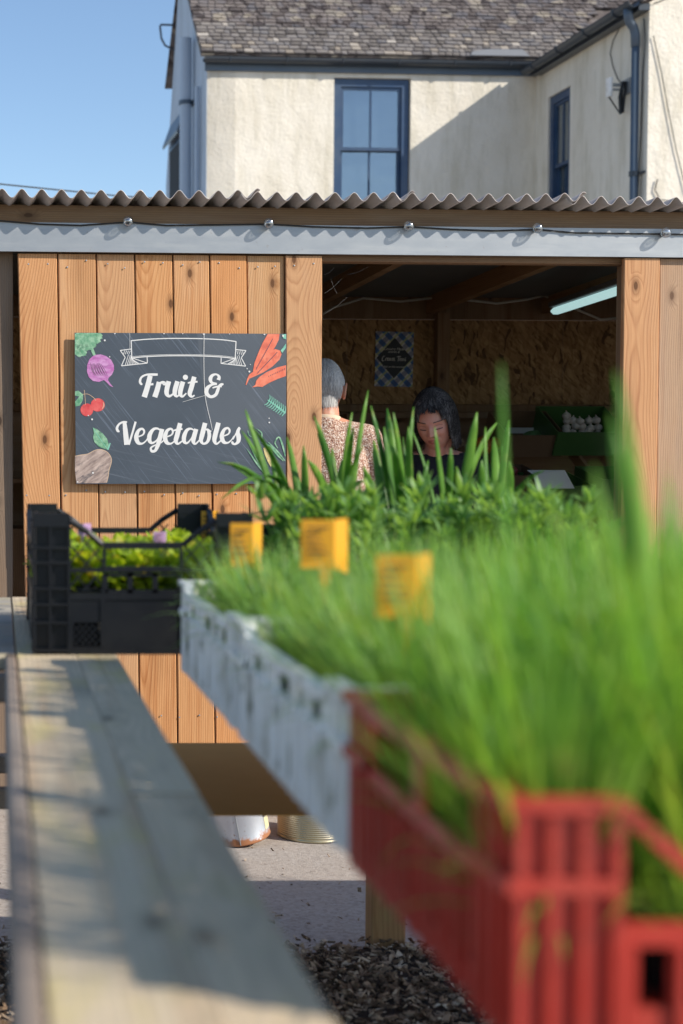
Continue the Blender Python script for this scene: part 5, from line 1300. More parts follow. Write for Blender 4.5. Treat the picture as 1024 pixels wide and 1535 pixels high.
mb = MB(); mb.box(-0.2, uS[0]-0.52, DEP-0.5, DEP-0.05, 1.0, 1.03); mb.box(-0.2, uS[0]-0.52, DEP-0.5, DEP-0.05, 1.265, 1.285); mb.box(-0.2, uS[0]-0.52, DEP-0.5, DEP-0.48, 0.02, 1.0)
o = mb.build('back_counter', MAT['inpost'], loc=(0, SHED_Y, 0), rot=(0, 0, YAW)); tag(o, 'plain wooden shelf counter along the left back wall behind the people', 'counter')

# ================================================================== PRODUCE TABLE
TZ = 1.38 - 0.353
tb = thing('market_table', 'weathered plank market table with a long board running away from the camera', 'table', (0, 0, 0))
def tboard(x0, x1, y0, y1, z0, z1, m, ax, name='plank', c=0.004):
    mb = MB(); X, Y, Z = x1-x0, y1-y0, z1-z0
    mb.cbox(0, X, 0, Y, 0, Z, 0.0012 if m == MAT['grey_y'] else c, axis=ax); return mb.build(name, m, tb, loc=(x0, y0, z0))
tboard(0.031, 0.1392, 0.25, 3.85, TZ-0.025, TZ, MAT['grey_y'], 1)
tboard(0.1395, 0.212, 1.575, 3.85, TZ-0.025, TZ, MAT['grey_y'], 1)
tboard(0.1395, 0.212, 0.25, 1.570, TZ-0.025, TZ-0.001, MAT['grey_y'], 1)
tboard(0.009, 0.0285, 0.25, 2.685, TZ-0.11, TZ+0.004, MAT['batten'], 1, 'edge_batten')
for (a, b) in ((2.69, 2.965), (2.975, 3.245), (3.26, 3.53), (3.545, 3.85)):
    tboard(-0.36, 0.027, a, b, TZ-0.028, TZ-0.0005, MAT['grey_x'], 0, 'slat'); tboard(0.50, 1.14, a, b, TZ-0.026, TZ-0.0005, MAT['grey_x'], 0, 'slat')  # right-hand slats added out of sight to block sun slits on the cardboard
for x in (0.44, 0.62, 0.80, 1.06):
    tboard(x, x+0.045, 0.25, 4.15, TZ-0.070, TZ-0.028, MAT['batten'], 1, 'rail')
for (x, y) in ((-0.33, 3.76), (1.036, 4.12), (1.06, 0.35), (-0.25, 0.35)):
    tboard(x, x+0.095, y, y+0.075, 0.0, TZ-0.03 if y < 4 else TZ-0.1, MAT['post'], 2, 'leg')
tboard(1.145, 1.19, 0.3, 4.2, TZ-0.12, TZ-0.03, MAT['batten'], 1, 'rail'); tboard(-0.30, -0.255, 2.69, 3.9, TZ-0.12, TZ-0.03, MAT['batten'], 1, 'rail')
tboard(-0.3, 1.14, 3.46, 3.50, 0.565, 0.612, MAT['batten'], 0, 'bearer'); tboard(-0.3, 1.14, 3.86, 3.90, 0.565, 0.612, MAT['batten'], 0, 'bearer')
tboard(-0.3, 0.20, 0.55, 0.60, TZ-0.075, TZ-0.026, MAT['batten'], 0, 'bearer'); tboard(-0.24, 0.20, 2.62, 2.665, TZ-0.075, TZ-0.026, MAT['batten'], 0, 'bearer')
mb = MB(); mb.cbox(0, 0.66, 0, 0.82, 0, 0.003, 0.001, axis=0); cdb = mb.build('cardboard_sheet', MAT['card'], loc=(0.34, 3.20, 0.6125)); tag(cdb, 'flat brown cardboard sheet on the low bearers beneath the table', 'cardboard')

# ================================================================== CRATES
def tray(label, loc, W, D, H, m, group=None, dip=True, rz=0.0, solid=False):
    """ribbed plastic crate: W along x, D along y"""
    t = thing('plastic_crate', label, 'crate', loc, rz, group)
    th = 0.004
    mb = MB(); mb.box(0.01, W-0.01, 0.01, D-0.01, 0.006, 0.012)
    mb.build('base', m, t)
    cw = min(0.068, W*0.17)
    for (cx, cy, sx, sy) in ((0, 0, 1, 1), (W, 0, -1, 1), (0, D, 1, -1), (W, D, -1, -1)):
        mb = MB()
        def bx(a0, a1, b0, b1, z0, z1):
            xs_ = sorted((cx+sx*a0, cx+sx*a1)); ys_ = sorted((cy+sy*b0, cy+sy*b1)); mb.box(xs_[0], xs_[1], ys_[0], ys_[1], z0, z1)
        bx(0.006, cw, 0.006, 0.010, 0, H-0.008); bx(0.006, 0.010, 0.011, cw, 0, H-0.008)
        for q in (0.0, 0.33, 0.66, 1.0):       # ribs standing proud
            a = 0.004 + q*(cw-0.010)
            bx(a, a+0.006, -0.001, 0.0055, 0.001, H-0.009)
            if q > 0: bx(-0.001, 0.0055, a, a+0.006, 0.001, H-0.009)
        bx(-0.003, cw+0.003, -0.003, 0.014, H-0.008, H); bx(-0.003, 0.014, 0.0145, cw+0.003, H-0.008, H)
        bx(-0.002, cw, -0.002, 0.0115, H*0.62, H*0.62+0.009); bx(-0.002, 0.0115, 0.012, cw, H*0.62, H*0.62+0.009)
        mb.build('corner_post', m, t)
    for (L_, along, fx) in ((W, 0, 0), (W, 0, D), (D, 1, 0), (D, 1, W)):
        mb = MB(); sgn = 1 if fx == 0 else -1
        def wb(p0, p1, d0, d1, z0, z1):
            ds = sorted((fx+sgn*d0, fx+sgn*d1))
            if along == 0: mb.box(p0, p1, ds[0], ds[1], z0, z1)
            else: mb.box(ds[0], ds[1], p0, p1, z0, z1)
        a, b = cw+0.001, L_-cw-0.001; dip_ = dip and along == 0; low = 0.040 if dip_ else (0.014 if solid else 0.0)
        zlow = H*0.56 if solid else (H*0.40 if dip_ or not dip else H*0.55); n = max(4, int((b-a)/0.034))
        if solid:
            wb(a, b, 0.0042, 0.0075, 0.0225, zlow-0.0005)
            for (f0, f1) in ((0, 0.10), (0.19, 0.27), (0.36, 0.44), (0.56, 0.64), (0.73, 0.81), (0.90, 1.0)): wb(a+(b-a)*f0, a+(b-a)*f1, 0.0045, 0.0075, zlow+0.0145, H-0.026)
            for i in range(8):
                c2 = a+(b-a)*(i+0.5)/8; wb(c2-0.009, c2+0.009, -0.003, 0.0035, 0.012, zlow+0.012)
        wb(a, b, 0.004, 0.004+th, 0.0, 0.022); wb(a, b, 0.003, 0.010, zlow, zlow+0.014)
        step = (b-a)/n
        for i in range(n+1):
            c_ = a + i*step; wdt_ = 0.011 if i % 2 else 0.020
            wb(max(a, c_-wdt_/2), min(b, c_+wdt_/2), 0.004, 0.0085, 0.022, zlow)
            wb(max(a, c_-0.003), min(b, c_+0.003), -0.001, 0.0038, 0.002, zlow-0.001)
        # upper band: handle window below a dipped rim
        zr_ = H-low; dl = 0.045 if dip_ else (0.02 if solid else 0.001)
        wb(a+dl, b-dl, -0.002, 0.012, zr_-0.012, zr_)
        for (q0, q1, z0_, z1_) in ((a, a+dl, H-0.001, zr_-0.001), (b-dl, b, zr_-0.001, H-0.001)):
            vs = []
            for (p, z) in ((q0, z0_), (q1, z1_)):
                for (d, dz) in ((-0.002, 0), (0.012, 0), (0.012, -0.012), (-0.002, -0.012)):
                    dd = fx+sgn*d; vs.append((p, dd, z+dz) if along == 0 else (dd, p, z+dz))
            mb.add(vs, [(0,1,2,3), (7,6,5,4), (0,4,5,1), (1,5,6,2), (2,6,7,3), (3,7,4,0)])
        if along == 1 or not dip:
            k2 = max(2, int((b-a)/0.13))
            for i in range(k2+1):
                c_ = a+dl*0.6+(b-a-dl*1.2)*i/k2; wb(c_-0.011, c_+0.011, 0.003, 0.009, zlow+0.014, zr_-0.012)
        mb.build('side_panel', m, t)
    return t
tray('red plastic crate full of chives at the near end of the table', (0.305, 0.885, TZ+0.0005), 0.60, 0.425, 0.150, MAT['redpl'])
tray('white plastic crate next to the red crate, the nearer of two', (0.305, 1.320, TZ+0.0005), 0.40, 0.60, 0.150, MAT['whitepl2'], 'white crates along the table', dip=False, solid=True)
tray('white plastic crate touching the black crate, the farther of two', (0.305, 1.9215, TZ+0.0005), 0.40, 0.60, 0.150, MAT['whitepl2'], 'white crates along the table', dip=False, solid=True)
tray('green plastic crate hidden in foliage on the far side of the nearer white crate', (0.7065, 1.32, TZ+0.0005), 0.40, 0.60, 0.150, MAT['greenpl'], 'green crates at the back of the table', dip=False)
tray('green plastic crate hidden in foliage on the far side of the farther white crate', (0.7065, 1.9215, TZ+0.0005), 0.40, 0.60, 0.150, MAT['greenpl'], 'green crates at the back of the table', dip=False)
tray('low black crate holding the strap-leaved plants behind the other crates', (0.50, 2.98, TZ+0.0005), 0.60, 0.60, 0.225, MAT['blackpl'], 'black crates at the far end of the table')
# --- the tall black crate with lattice ends
bc = thing('black_crate', 'tall black plastic crate with lattice corners and a hand hole, holding lime plants', 'crate', (0.059, 2.70, TZ+0.0005), 0)
bm = MAT['blackpl']; W, D, H = 0.400, 0.60, 0.257
mb = MB(); mb.box(0.006, W-0.006, 0.006, D-0.006, 0.004, 0.010); mb.build('base', bm, bc)
def corner(cx, cy, sx, sy):
    mb = MB()
    def bx(a0, a1, b0, b1, z0, z1):
        xs_ = sorted((cx+sx*a0, cx+sx*a1)); ys_ = sorted((cy+sy*b0, cy+sy*b1)); mb.box(xs_[0], xs_[1], ys_[0], ys_[1], z0, z1)
    bx(0.006, 0.066, 0.012, 0.016, 0, H); bx(0.006, 0.010, 0.017, 0.07, 0, H)
    for a in (0.0, 0.030, 0.064): bx(a, a+0.0045, 0.0, 0.0115, 0.002, H-0.018)
    for z in (0.006, 0.056, 0.089, 0.118, 0.165, 0.192, 0.232): bx(-0.001, 0.067, -0.0015, 0.0118, z, z+0.0045); bx(-0.0015, 0.0058, 0.012, 0.07, z, z+0.0045)
    bx(0.001, 0.067, 0.001, 0.0175, H-0.0225, H); mb.build('corner_post', bm, bc)
for c_ in ((0, 0, 1, 1), (W, 0, -1, 1), (0, D, 1, -1), (W, D, -1, -1)): corner(*c_)
def lattice(mb, f, a0, a1, z0, z1, step=0.024, r_=0.0021):
    """diagonal lattice clipped to a rectangle; f maps (a, z) to a point"""
    for sgn in (1, -1):
        c_ = -1.0
        while c_ < 1.5:
            # line z = z0 + sgn*(a-a0) + c
            pts = []
            for a in np.linspace(a0, a1, 25):
                z = z0 + sgn*(a-a0)*1.15 + c_
                if z0 <= z <= z1: pts.append((a, z))
            if len(pts) >= 2: mb.tube([f(*pts[0]), f(*pts[-1])], r_, 4)
            c_ += step*1.5
def panel(f, L_, end=False):
    """one wall of the tall crate; f(a, z, d) gives the point at run a, height z, depth d"""
    mb = MB()
    def bx(a0, a1, z0, z1, d0=0.002, d1=0.008):
        vs = [f(a, z, d) for d in (d0, d1) for (a, z) in ((a0, z0), (a1, z0), (a1, z1), (a0, z1))]
        mb.add(vs, [(0,1,2,3), (7,6,5,4), (0,4,5,1), (1,5,6,2), (2,6,7,3), (3,7,4,0)])
    a, b = 0.068, L_-0.068; h0, h1 = a+0.064, b-0.064
    bx(a, b, 0.0, 0.014); bx(a, b, 0.100, 0.112, 0.0, 0.010); bx(h0, h1, 0.014, 0.100, 0.003, 0.006)
    bx(h0-0.008, h0, 0.014, 0.100, 0.0, 0.009); bx(h1, h1+0.008, 0.014, 0.100, 0.0, 0.009); bx(a, a+0.006, 0.014, 0.1); bx(b-0.006, b, 0.014, 0.1)
    for (q0, q1) in ((a+0.006, h0-0.008), (h1+0.008, b-0.006)):
        bx(q0, q1, 0.058, 0.100, 0.003, 0.006); lattice(mb, lambda u_, z_: f(u_, z_, 0.005), q0, q1, 0.014, 0.056, 0.009, 0.0016)
    bx(h0-0.004, h1+0.004, 0.150, 0.160, 0.0, 0.011)                    # bar under the hand hole
    nh = 3                                                             # oval vents
    for i in range(nh+1):
        q = h0 + (h1-h0)*i/nh; bx(q-0.005, q+0.005, 0.112, 0.148, 0.003, 0.007)
    bx(h0, h1, 0.112, 0.118, 0.003, 0.007); bx(h0, h1, 0.142, 0.148, 0.003, 0.007)
    bx(h0-0.004, h1+0.004, 0.192, 0.204, -0.001, 0.013)                # grip bar
    bx(h0-0.005, h0+0.001, 0.160, 0.192, 0.001, 0.010); bx(h1-0.001, h1+0.005, 0.160, 0.192, 0.001, 0.010)
    for (p, q) in ((a-0.001, h0-0.004), (b+0.001, h1+0.004)):          # sloped shoulders
        mid = p+(q-p)*0.55
        for (s0, z0_, s1, z1_) in ((p, 0.243, mid, 0.222), (mid, 0.222, q, 0.198)):
            mb.tube([f(s0, z0_, 0.005), f(s1, z1_, 0.005)], 0.0062, 6)
        lo, hi = min(p, q), max(p, q)
        bx(lo, hi, 0.150, 0.157, 0.001, 0.009)
        lattice(mb, lambda u_, z_: f(u_, z_, 0.005), lo, hi, 0.114, 0.150); lattice(mb, lambda u_, z_: f(u_, z_, 0.005), lo, hi, 0.157, 0.212)
    mb.build('side_panel', bm, bc)
panel(lambda a, z, d: (a, d, z), W); panel(lambda a, z, d: (a, D-d, z), W)
panel(lambda a, z, d: (d, a, z), D); panel(lambda a, z, d: (W-d, a, z), D)

# ================================================================== PLANTS
def blade(mb, base, az_, lean, L_, wd, curl=1.0, seg=6, fold=0.25, tipw=0.05, tw=0.0):
    """one arching strap leaf"""
    b = Vector(base); a = lean; d2 = Vector((math.cos(az_), math.sin(az_), 0)); sd_ = Vector((-math.sin(az_), math.cos(az_), 0)); pts = []; p = b.copy()
    st = L_/seg; vs = []
    for i in range(seg+1):
        t = i/seg; dirn = d2*math.sin(a) + Vector((0, 0, 1))*math.cos(a); nrm = sd_.cross(dirn)
        w_ = wd*0.5*(0.75+0.5*math.sin(math.pi*min(1, t*1.1))) * (1 - (max(0, t-0.55)/0.45)**2*(1-tipw)); s2 = (sd_*math.cos(tw*t) + nrm*math.sin(tw*t))
        vs += [p - s2*w_ + nrm*w_*fold, p.copy(), p + s2*w_ + nrm*w_*fold]
        p = p + dirn*st; a += curl*(0.5+t)/seg
    mb.add(vs, [(i*3+j, i*3+j+1, (i+1)*3+j+1, (i+1)*3+j) for i in range(seg) for j in range(2)])
    return mb
def pot(t, r0=0.045, h=0.085, m='potpl'):
    mb = MB(); mb.lathe([(r0*0.75, 0), (r0*0.76, 0.002), (r0, h-0.008), (r0+0.003, h-0.008), (r0+0.003, h), (r0-0.002, h), (r0-0.004, h-0.012)], n=18); mb.build('pot', MAT[m], t)
    mb = MB(); mb.lathe([(r0*0.5, h-0.02), (r0-0.0045, h-0.016), (r0*0.5, h-0.010), (0.002, h-0.008)], n=14); mb.build('soil', MAT['soil'], t)
rs = random.Random(21)
# --- chive clumps: three shared shapes, placed one by one
def chive_proto(seed, nb_, Lr, spread, mat, wd=0.0032, label='', group='', name='chive_clump', potr=0.04, hpot=0.075, curl=0.7):
    r = random.Random(seed); t = thing(name, label, 'herb', (0, 0, -5), 0, group); pot(t, potr, hpot)
    mb = MB()
    for i in range(26):
        a = r.uniform(0, 6.283); blade(mb, (potr*0.6*math.cos(a), potr*0.6*math.sin(a), hpot-0.005), a, r.uniform(0.5, 1.3), r.uniform(0.05, 0.11), wd*1.2, 1.8, 5, 0.4)
    for i in range(nb_):
        a = r.uniform(0, 6.283); q = potr*0.8*math.sqrt(r.random())
        blade(mb, (q*math.cos(a), q*math.sin(a), hpot-0.01), a + r.uniform(-.8, .8), abs(r.gauss(0, spread)), r.uniform(*Lr), wd*r.uniform(.7, 1.4), curl*r.uniform(.0, 1.6), 5, 0.4)
    mb.build('leaves', mat, t, kind='stuff', smooth=True); return t
used = {}
def place(proto, x, y, label=None, rz=None, sc=None, z=TZ+0.013):
    rz = rs.uniform(0, 6.28) if rz is None else rz
    if proto.name not in used:
        used[proto.name] = 1; proto.location = (x, y, z); proto.rotation_euler = (0, 0, rz)
        if sc: proto.scale = (sc,)*3
        if label: proto['label'] = label
        return proto
    return copy_thing(proto, (x, y, z), rz, label, sc)
G1 = 'chive clumps packed in the red crate'; L1 = 'bright green chive clump packed in the red crate'
P1 = [chive_proto(31+i, 150, (0.16, 0.27), 0.28, MAT['leaf_near'], 0.0024, L1, G1, hpot=0.05) for i in range(3)]
k = 0
for iy in range(4):
    for ix in range(6):
        x = 0.357 + ix*0.097; y = 0.948 + iy*0.098
        if ix == 0 and iy in (1, 3): continue
        place(P1[k % 3], x+rs.uniform(-.006, .006), y+rs.uniform(-.006, .006), sc=rs.uniform(0.9, 1.08)*(1.0 + 0.04*ix)); k += 1
G2 = 'fine-leaved herb clumps in the white crates'; L2 = 'short fine green herb clump in a white crate'
P2 = [chive_proto(51+i, 170, (0.08, 0.185), 0.40, MAT['leaf_chive'], 0.0028, L2, G2, 'herb_clump', curl=1.2) for i in range(3)]
for iy in range(12):
    for ix in range(4):
        x = 0.393 + ix*0.089; y = 1.372 + iy*0.0985 + (0.012 if iy > 5 else 0)
        place(P2[k % 3], x+rs.uniform(-.006, .006), y+rs.uniform(-.006, .006), sc=rs.uniform(0.85, 1.1)); k += 1
G3 = 'tall grassy clumps in the green crates'; L3 = 'taller grassy herb clump in a green crate at the right edge'
P3 = [chive_proto(71+i, 95, (0.08, 0.19), 0.25, MAT['leaf_near'], 0.003, L3, G3, 'grassy_clump') for i in range(3)]
for iy in range(11):
    for ix in range(4):
        x = 0.762 + ix*0.102; y = 1.375 + iy*0.107
        place(P3[k % 3], x+rs.uniform(-.006, .006), y+rs.uniform(-.006, .006), sc=rs.uniform(0.85, 1.1)); k += 1
# --- feathery whorled plants behind the white crates
def whorl_plant(seed, label, group, h=(0.10, 0.17), n_st=9, mat='leaf_feather', spread=0.06):
    r = random.Random(seed); t = thing('whorled_plant', label, 'plant', (0, 0, -5), 0, group); pot(t, 0.05, 0.085)
    mb = MB(); st = MB()
    for s_ in range(n_st):
        a = r.uniform(0, 6.28); q = spread*math.sqrt(r.random()); hh = r.uniform(*h)
        b0 = Vector((q*0.4*math.cos(a), q*0.4*math.sin(a), 0.08)); tp = Vector((q*math.cos(a)*1.2, q*math.sin(a)*1.2, 0.08+hh)); st.tube([b0, b0.lerp(tp, .5)+Vector((0, 0, .01)), tp], [0.0022, 0.002, 0.0014], 5)
        for lv in range(4):
            c_ = b0.lerp(tp, 0.35+0.65*lv/3); m_ = 9 if lv == 3 else 6; L_ = r.uniform(0.035, 0.055)*(1.0 if lv < 3 else 0.85)
            for i in range(m_):
                aa = 6.283*i/m_ + r.uniform(-.3, .3); blade(mb, c_, aa, r.uniform(0.55, 1.25) if lv < 3 else r.uniform(0.2, 1.1), L_, 0.0085, 0.5, 3, 0.3, 0.15)
    mb.build('leaves', MAT[mat], t, kind='stuff', smooth=True); st.build('stems', MAT[mat], t); return t
G4 = 'feathery whorled plants in the middle of the table'; L4 = 'feathery whorled green plant between the herbs and the strap leaves'
P4 = [whorl_plant(81+i, L4, G4) for i in range(3)]
for i, (px, Y) in enumerate(((452, 2.72), (520, 2.68), (575, 2.74), (640, 2.70), (700, 2.75), (760, 2.70), (820, 2.74), (880, 2.7), (490, 2.86), (545, 2.9), (605, 2.88), (668, 2.9), (730, 2.88), (792, 2.9))):
    place(P4[i % 3], px/F*Y, Y, sc=rs.uniform(0.95, 1.2), z=TZ+0.001)
for i, (px, Y, s_) in enumerate(((520, 3.08, 0.95), (640, 3.07, 1.0), (735, 3.10, 1.0))):
    place(P4[i % 3], px/F*Y, Y, sc=s_, z=TZ+0.013)
# --- strap-leaved plants, every leaf a part; placed from their tips in the photograph's place
L_AGA = MAT['leaf_aga']
def strap_plant(name, label, base, leaves, mat, group=None, potr=0.06, hp=0.10):
    t = thing(name, label, 'plant', base, 0, group); pot(t, potr, hp)
    B = Vector(base)
    if mat == L_AGA:
        leaves = list(leaves)
        for q in range(7):
            a = rs.uniform(0, 6.283); h_ = rs.uniform(0.10, 0.26); o_ = rs.uniform(0.09, 0.20)
            leaves.append((B + Vector((math.cos(a)*o_, math.sin(a)*o_, h_)), rs.uniform(0.013, 0.024), rs.uniform(0.5, 1.5)))
    for (tip, wd, bow) in leaves:
        wd *= rs.uniform(0.78, 1.08); bow += rs.uniform(0.1, 0.85)
        tp = Vector(tip) - B; b0 = Vector((rs.uniform(-.02, .02), rs.uniform(-.02, .02), hp-0.012)); mb = MB(); seg = 9; vs = []
        hor = Vector((tp.x-b0.x, tp.y-b0.y, 0)); md = (b0+tp)/2 - hor*0.25*bow + Vector((rs.uniform(-.022, .022), rs.uniform(-.02, .02), abs(hor.length)*0.42*bow)) ; prevn = None
        side0 = Vector((rs.uniform(0.6, 1), rs.uniform(-.7, .7), 0)).normalized()
        for i in range(seg+1):
            s_ = i/seg; p = b0*(1-s_)**2 + md*2*s_*(1-s_) + tp*s_*s_; d = ((md-b0)*2*(1-s_) + (tp-md)*2*s_).normalized(); s2 = (side0 - d*side0.dot(d)).normalized(); nn = d.cross(s2)
            w_ = wd/2*(0.75+0.35*math.sin(math.pi*min(1, s_*1.15)))*(1-max(0, (s_-0.80)/0.20)**2.6*0.80)
            vs += [p-s2*w_+nn*w_*.28, p-s2*w_*.5+nn*w_*.08, p, p+s2*w_*.5+nn*w_*.08, p+s2*w_+nn*w_*.28]
        mb.add(vs, [(i*5+j, i*5+j+1, (i+1)*5+j+1, (i+1)*5+j) for i in range(seg) for j in range(4)])
        o = mb.build('leaf', mat, t, smooth=True)
        m = o.modifiers.new('t', 'SOLIDIFY'); m.thickness = 0.0009
    return t
def tips(lst, Y): return [(at(px, py, Y + dy), w_*(Y/2238), b) for (px, py, dy, w_, b) in lst]
Yc = 3.25
L = MAT['leaf_aga']
strap_plant('strap_plant', 'strap-leaved plant with long arching leaves in front of the lower right corner of the sign', (0.66, Yc, TZ+0.013),
    tips([(326, 693, -.15, 11, 0.9), (368, 614, 0, 13, 0.35), (362, 645, .1, 11, 0.45), (378, 640, -.1, 12, 0.2), (332, 748, -.2, 8, 1.2), (405, 668, .1, 14, 0.2), (415, 690, -.05, 15, 0.3), (430, 655, .15, 12, 0.1), (395, 720, -.2, 13, 0.6), (440, 700, .2, 14, 0.1), (350, 700, .15, 10, 0.5), (455, 668, .0, 12, 0.1)], Yc), L)
strap_plant('strap_plant', 'strap-leaved plant with upright leaves before the bare door board and the jumper', (0.745, Yc+0.03, TZ+0.013),
    tips([(471, 624, 0, 14, 0.15), (476, 650, .1, 12, 0.1), (528, 618, 0, 10, 0.3), (552, 585, .1, 9, 0.4), (530, 640, -.1, 12, 0.4), (512, 690, .1, 14, 0.2), (545, 668, -.1, 11, 0.6), (498, 672, .1, 14, 0.2), (462, 690, -.1, 15, 0.2), (550, 720, -.15, 13, 0.6)], Yc), L)
strap_plant('strap_plant', 'strap-leaved plant whose tallest pair of leaves crosses between the two people', (0.875, Yc-0.02, TZ+0.013),
    tips([(556, 608, 0, 13, 0.15), (580, 612, .1, 16, 0.05), (590, 618, -.1, 13, 0.1), (576, 640, 0, 18, 0.1), (604, 655, .05, 9, 0.1), (560, 660, .1, 16, 0.2), (612, 640, -.05, 12, 0.2), (590, 670, -.1, 17, 0.1), (642, 690, 0, 14, 0.6), (545, 700, -.1, 14, 0.3), (620, 610, .05, 9, 0.1)], Yc), L)
strap_plant('strap_plant', 'strap-leaved plant rising in front of the dark-haired face', (0.985, Yc+0.04, TZ+0.013),
    tips([(652, 640, 0, 14, 0.3),  (616, 640, .1, 9, 0.3), (676, 672, -.1, 17, 0.1), (715, 618, 0, 18, 0.25), (745, 634, .1, 15, 0.5), (700, 690, .1, 16, 0.1), (684, 700, -.15, 16, 0.1)], Yc), L)
strap_plant('strap_plant', 'strap-leaved plant at the right, leaves fanned in front of the produce stand', (1.065, Yc-0.04, TZ+0.013),
    tips([(763, 630, 0, 11, 0.3), (740, 655, .1, 15, 0.2), (722, 690, -.1, 16, 0.1), (764, 692, -.1, 12, 0.7), (742, 690, .1, 15, 0.2), (815, 706, -.15, 10, 1.1), (752, 668, 0, 12, 0.3), (700, 712, .1, 15, 0.3), (775, 730, -.1, 12, 0.9), (728, 640, .05, 11, 0.2)], Yc), L)
# --- two tall soft leaves close to the camera on the right
strap_plant('tall_grass_plant', 'tall blurred grassy plant rising at the right edge close to the camera', (0.44, 1.02, TZ+0.013),
    [(at(924, 558, 1.02), 0.0125, 0.25), (at(915, 620, 1.05), 0.010, 0.35), (at(890, 700, 0.98), 0.011, 0.2), (at(940, 700, 1.1), 0.009, 0.1), (at(860, 770, 1.0), 0.008, 0.4), (at(1000, 720, 1.05), 0.010, 0.4), (at(975, 760, 1.08), 0.010, 0.2)], MAT['leaf_near'], potr=0.03, hp=0.07)
strap_plant('tall_grass_plant', 'tall single pale leaf standing blurred before the produce stand', (0.43, 1.22, TZ+0.013),
    [(at(752, 545, 1.2), 0.0095, 0.1), (at(775, 790, 1.2), 0.007, 0.2), (at(800, 760, 1.15), 0.006, 0.3), (at(720, 800, 1.2), 0.007, 0.3)], MAT['leaf_near'], potr=0.03, hp=0.07)
# --- lime succulents in the tall black crate
def lime(seed):
    r = random.Random(seed); t = thing('lime_plant', 'lime green and yellow bedding plant inside the tall black crate', 'plant', (0, 0, -5), 0, 'lime bedding plants in the tall black crate'); pot(t, 0.055, 0.10)
    mb = MB()
    for i in range(260):
        a = r.uniform(0, 6.28); ph = r.uniform(0, 1.9); rr = 0.062; c_ = Vector((rr*math.sin(ph)*math.cos(a), rr*math.sin(ph)*math.sin(a), 0.11 + 0.045*math.cos(ph)*r.uniform(.6, 1.2)))
        blade(mb, c_, a + r.uniform(-1, 1), r.uniform(0.2, 1.4), r.uniform(0.018, 0.03), 0.019, 0.8, 3, 0.35, 0.5)
    mb.build('leaves', MAT['leaf_lime'], t, kind='stuff', smooth=True); return t
P5 = [lime(5), lime(6)]
k = 0
for iy in range(5):
    for ix in range(3):
        place(P5[k % 2], 0.059+0.088+ix*0.112, 2.70+0.098+iy*0.105, sc=rs.uniform(0.98, 1.12), z=TZ+0.011); k += 1
# --- tags
def tagcard(label, px, py0, py1, wpx, Y, m='tag', rz=0.0, tilt=0.0, group=None, name='plant_label'):
    p = at(px, py1, Y); q = at(px, py0, Y); hgt = q.z-p.z; wd = wpx/F*Y
    t = thing(name, label, 'plant label', p, rz, group, rot=(tilt, 0, rz))
    mb = MB(); w2 = wd*0.66; fo = wd*0.30
    mb.add([(-wd/2, 0, 0), (-wd/2+w2, -0.004, 0), (-wd/2+w2, -0.004, hgt), (-wd/2, 0, hgt)], [(0, 1, 2, 3)])
    mb.add([(-wd/2+w2, -0.004, 0), (wd/2, 0.016, -hgt*0.12), (wd/2, 0.016, hgt*1.02), (-wd/2+w2, -0.004, hgt)], [(0, 1, 2, 3)])
    o = mb.build('card', MAT[m], t); md = o.modifiers.new('s', 'SOLIDIFY'); md.thickness = 0.0012
    mb = MB(); mb.add([(-wd*0.12, -0.001, 0.002), (wd*0.10, -0.001, 0.002), (wd*0.02, 0, -0.10), (-wd*0.04, 0, -0.10)], [(0, 1, 2, 3)]); o = mb.build('stake', MAT[m], t); md = o.modifiers.new('s', 'SOLIDIFY'); md.thickness = 0.0012
    mb = MB()
    for i in range(5):
        z = hgt*(0.82-0.13*i); e = wd*(0.50-0.07*((i*3) % 4)); mb.box(-wd/2+wd*0.08, -wd/2+wd*0.08+e*0.9, -0.0065, -0.0055, z, z+hgt*0.035)
    mb.build('printed_lines', MAT['tagprint'], t); return t
tagcard('sharpest yellow plant label standing just right of the tall black crate', 370, 784, 850, 50, 2.32, group='yellow plant labels on stakes')
tagcard('yellow plant label in the middle of the row, before the strap leaves', 488, 779, 852, 74, 1.88, group='yellow plant labels on stakes')
tagcard('most blurred yellow plant label, nearest to the camera', 608, 832, 925, 88, 1.38, group='yellow plant labels on stakes')
tagcard('small yellow label peeping over the far rim of the black crate', 315, 766, 815, 27, 3.25, group='yellow plant labels on stakes')
tagcard('mauve plant label leaning inside the tall black crate near its hand hole', 242, 797, 815, 26, 2.95, 'tagpurple', 0.3, group='mauve plant labels in the black crate')
tagcard('mauve plant label in the left corner of the tall black crate', 124, 785, 802, 16, 2.92, 'tagpurple', -0.5, group='mauve plant labels in the black crate')
mb = MB(); mb.box(-0.008, 0.008, 0, 0.001, 0, 0.03); o = mb.build('plant_label', MAT['paper'], loc=at(212, 842, 2.93)); tag(o, 'small pale label among the lime plants behind the hand hole', 'plant label')

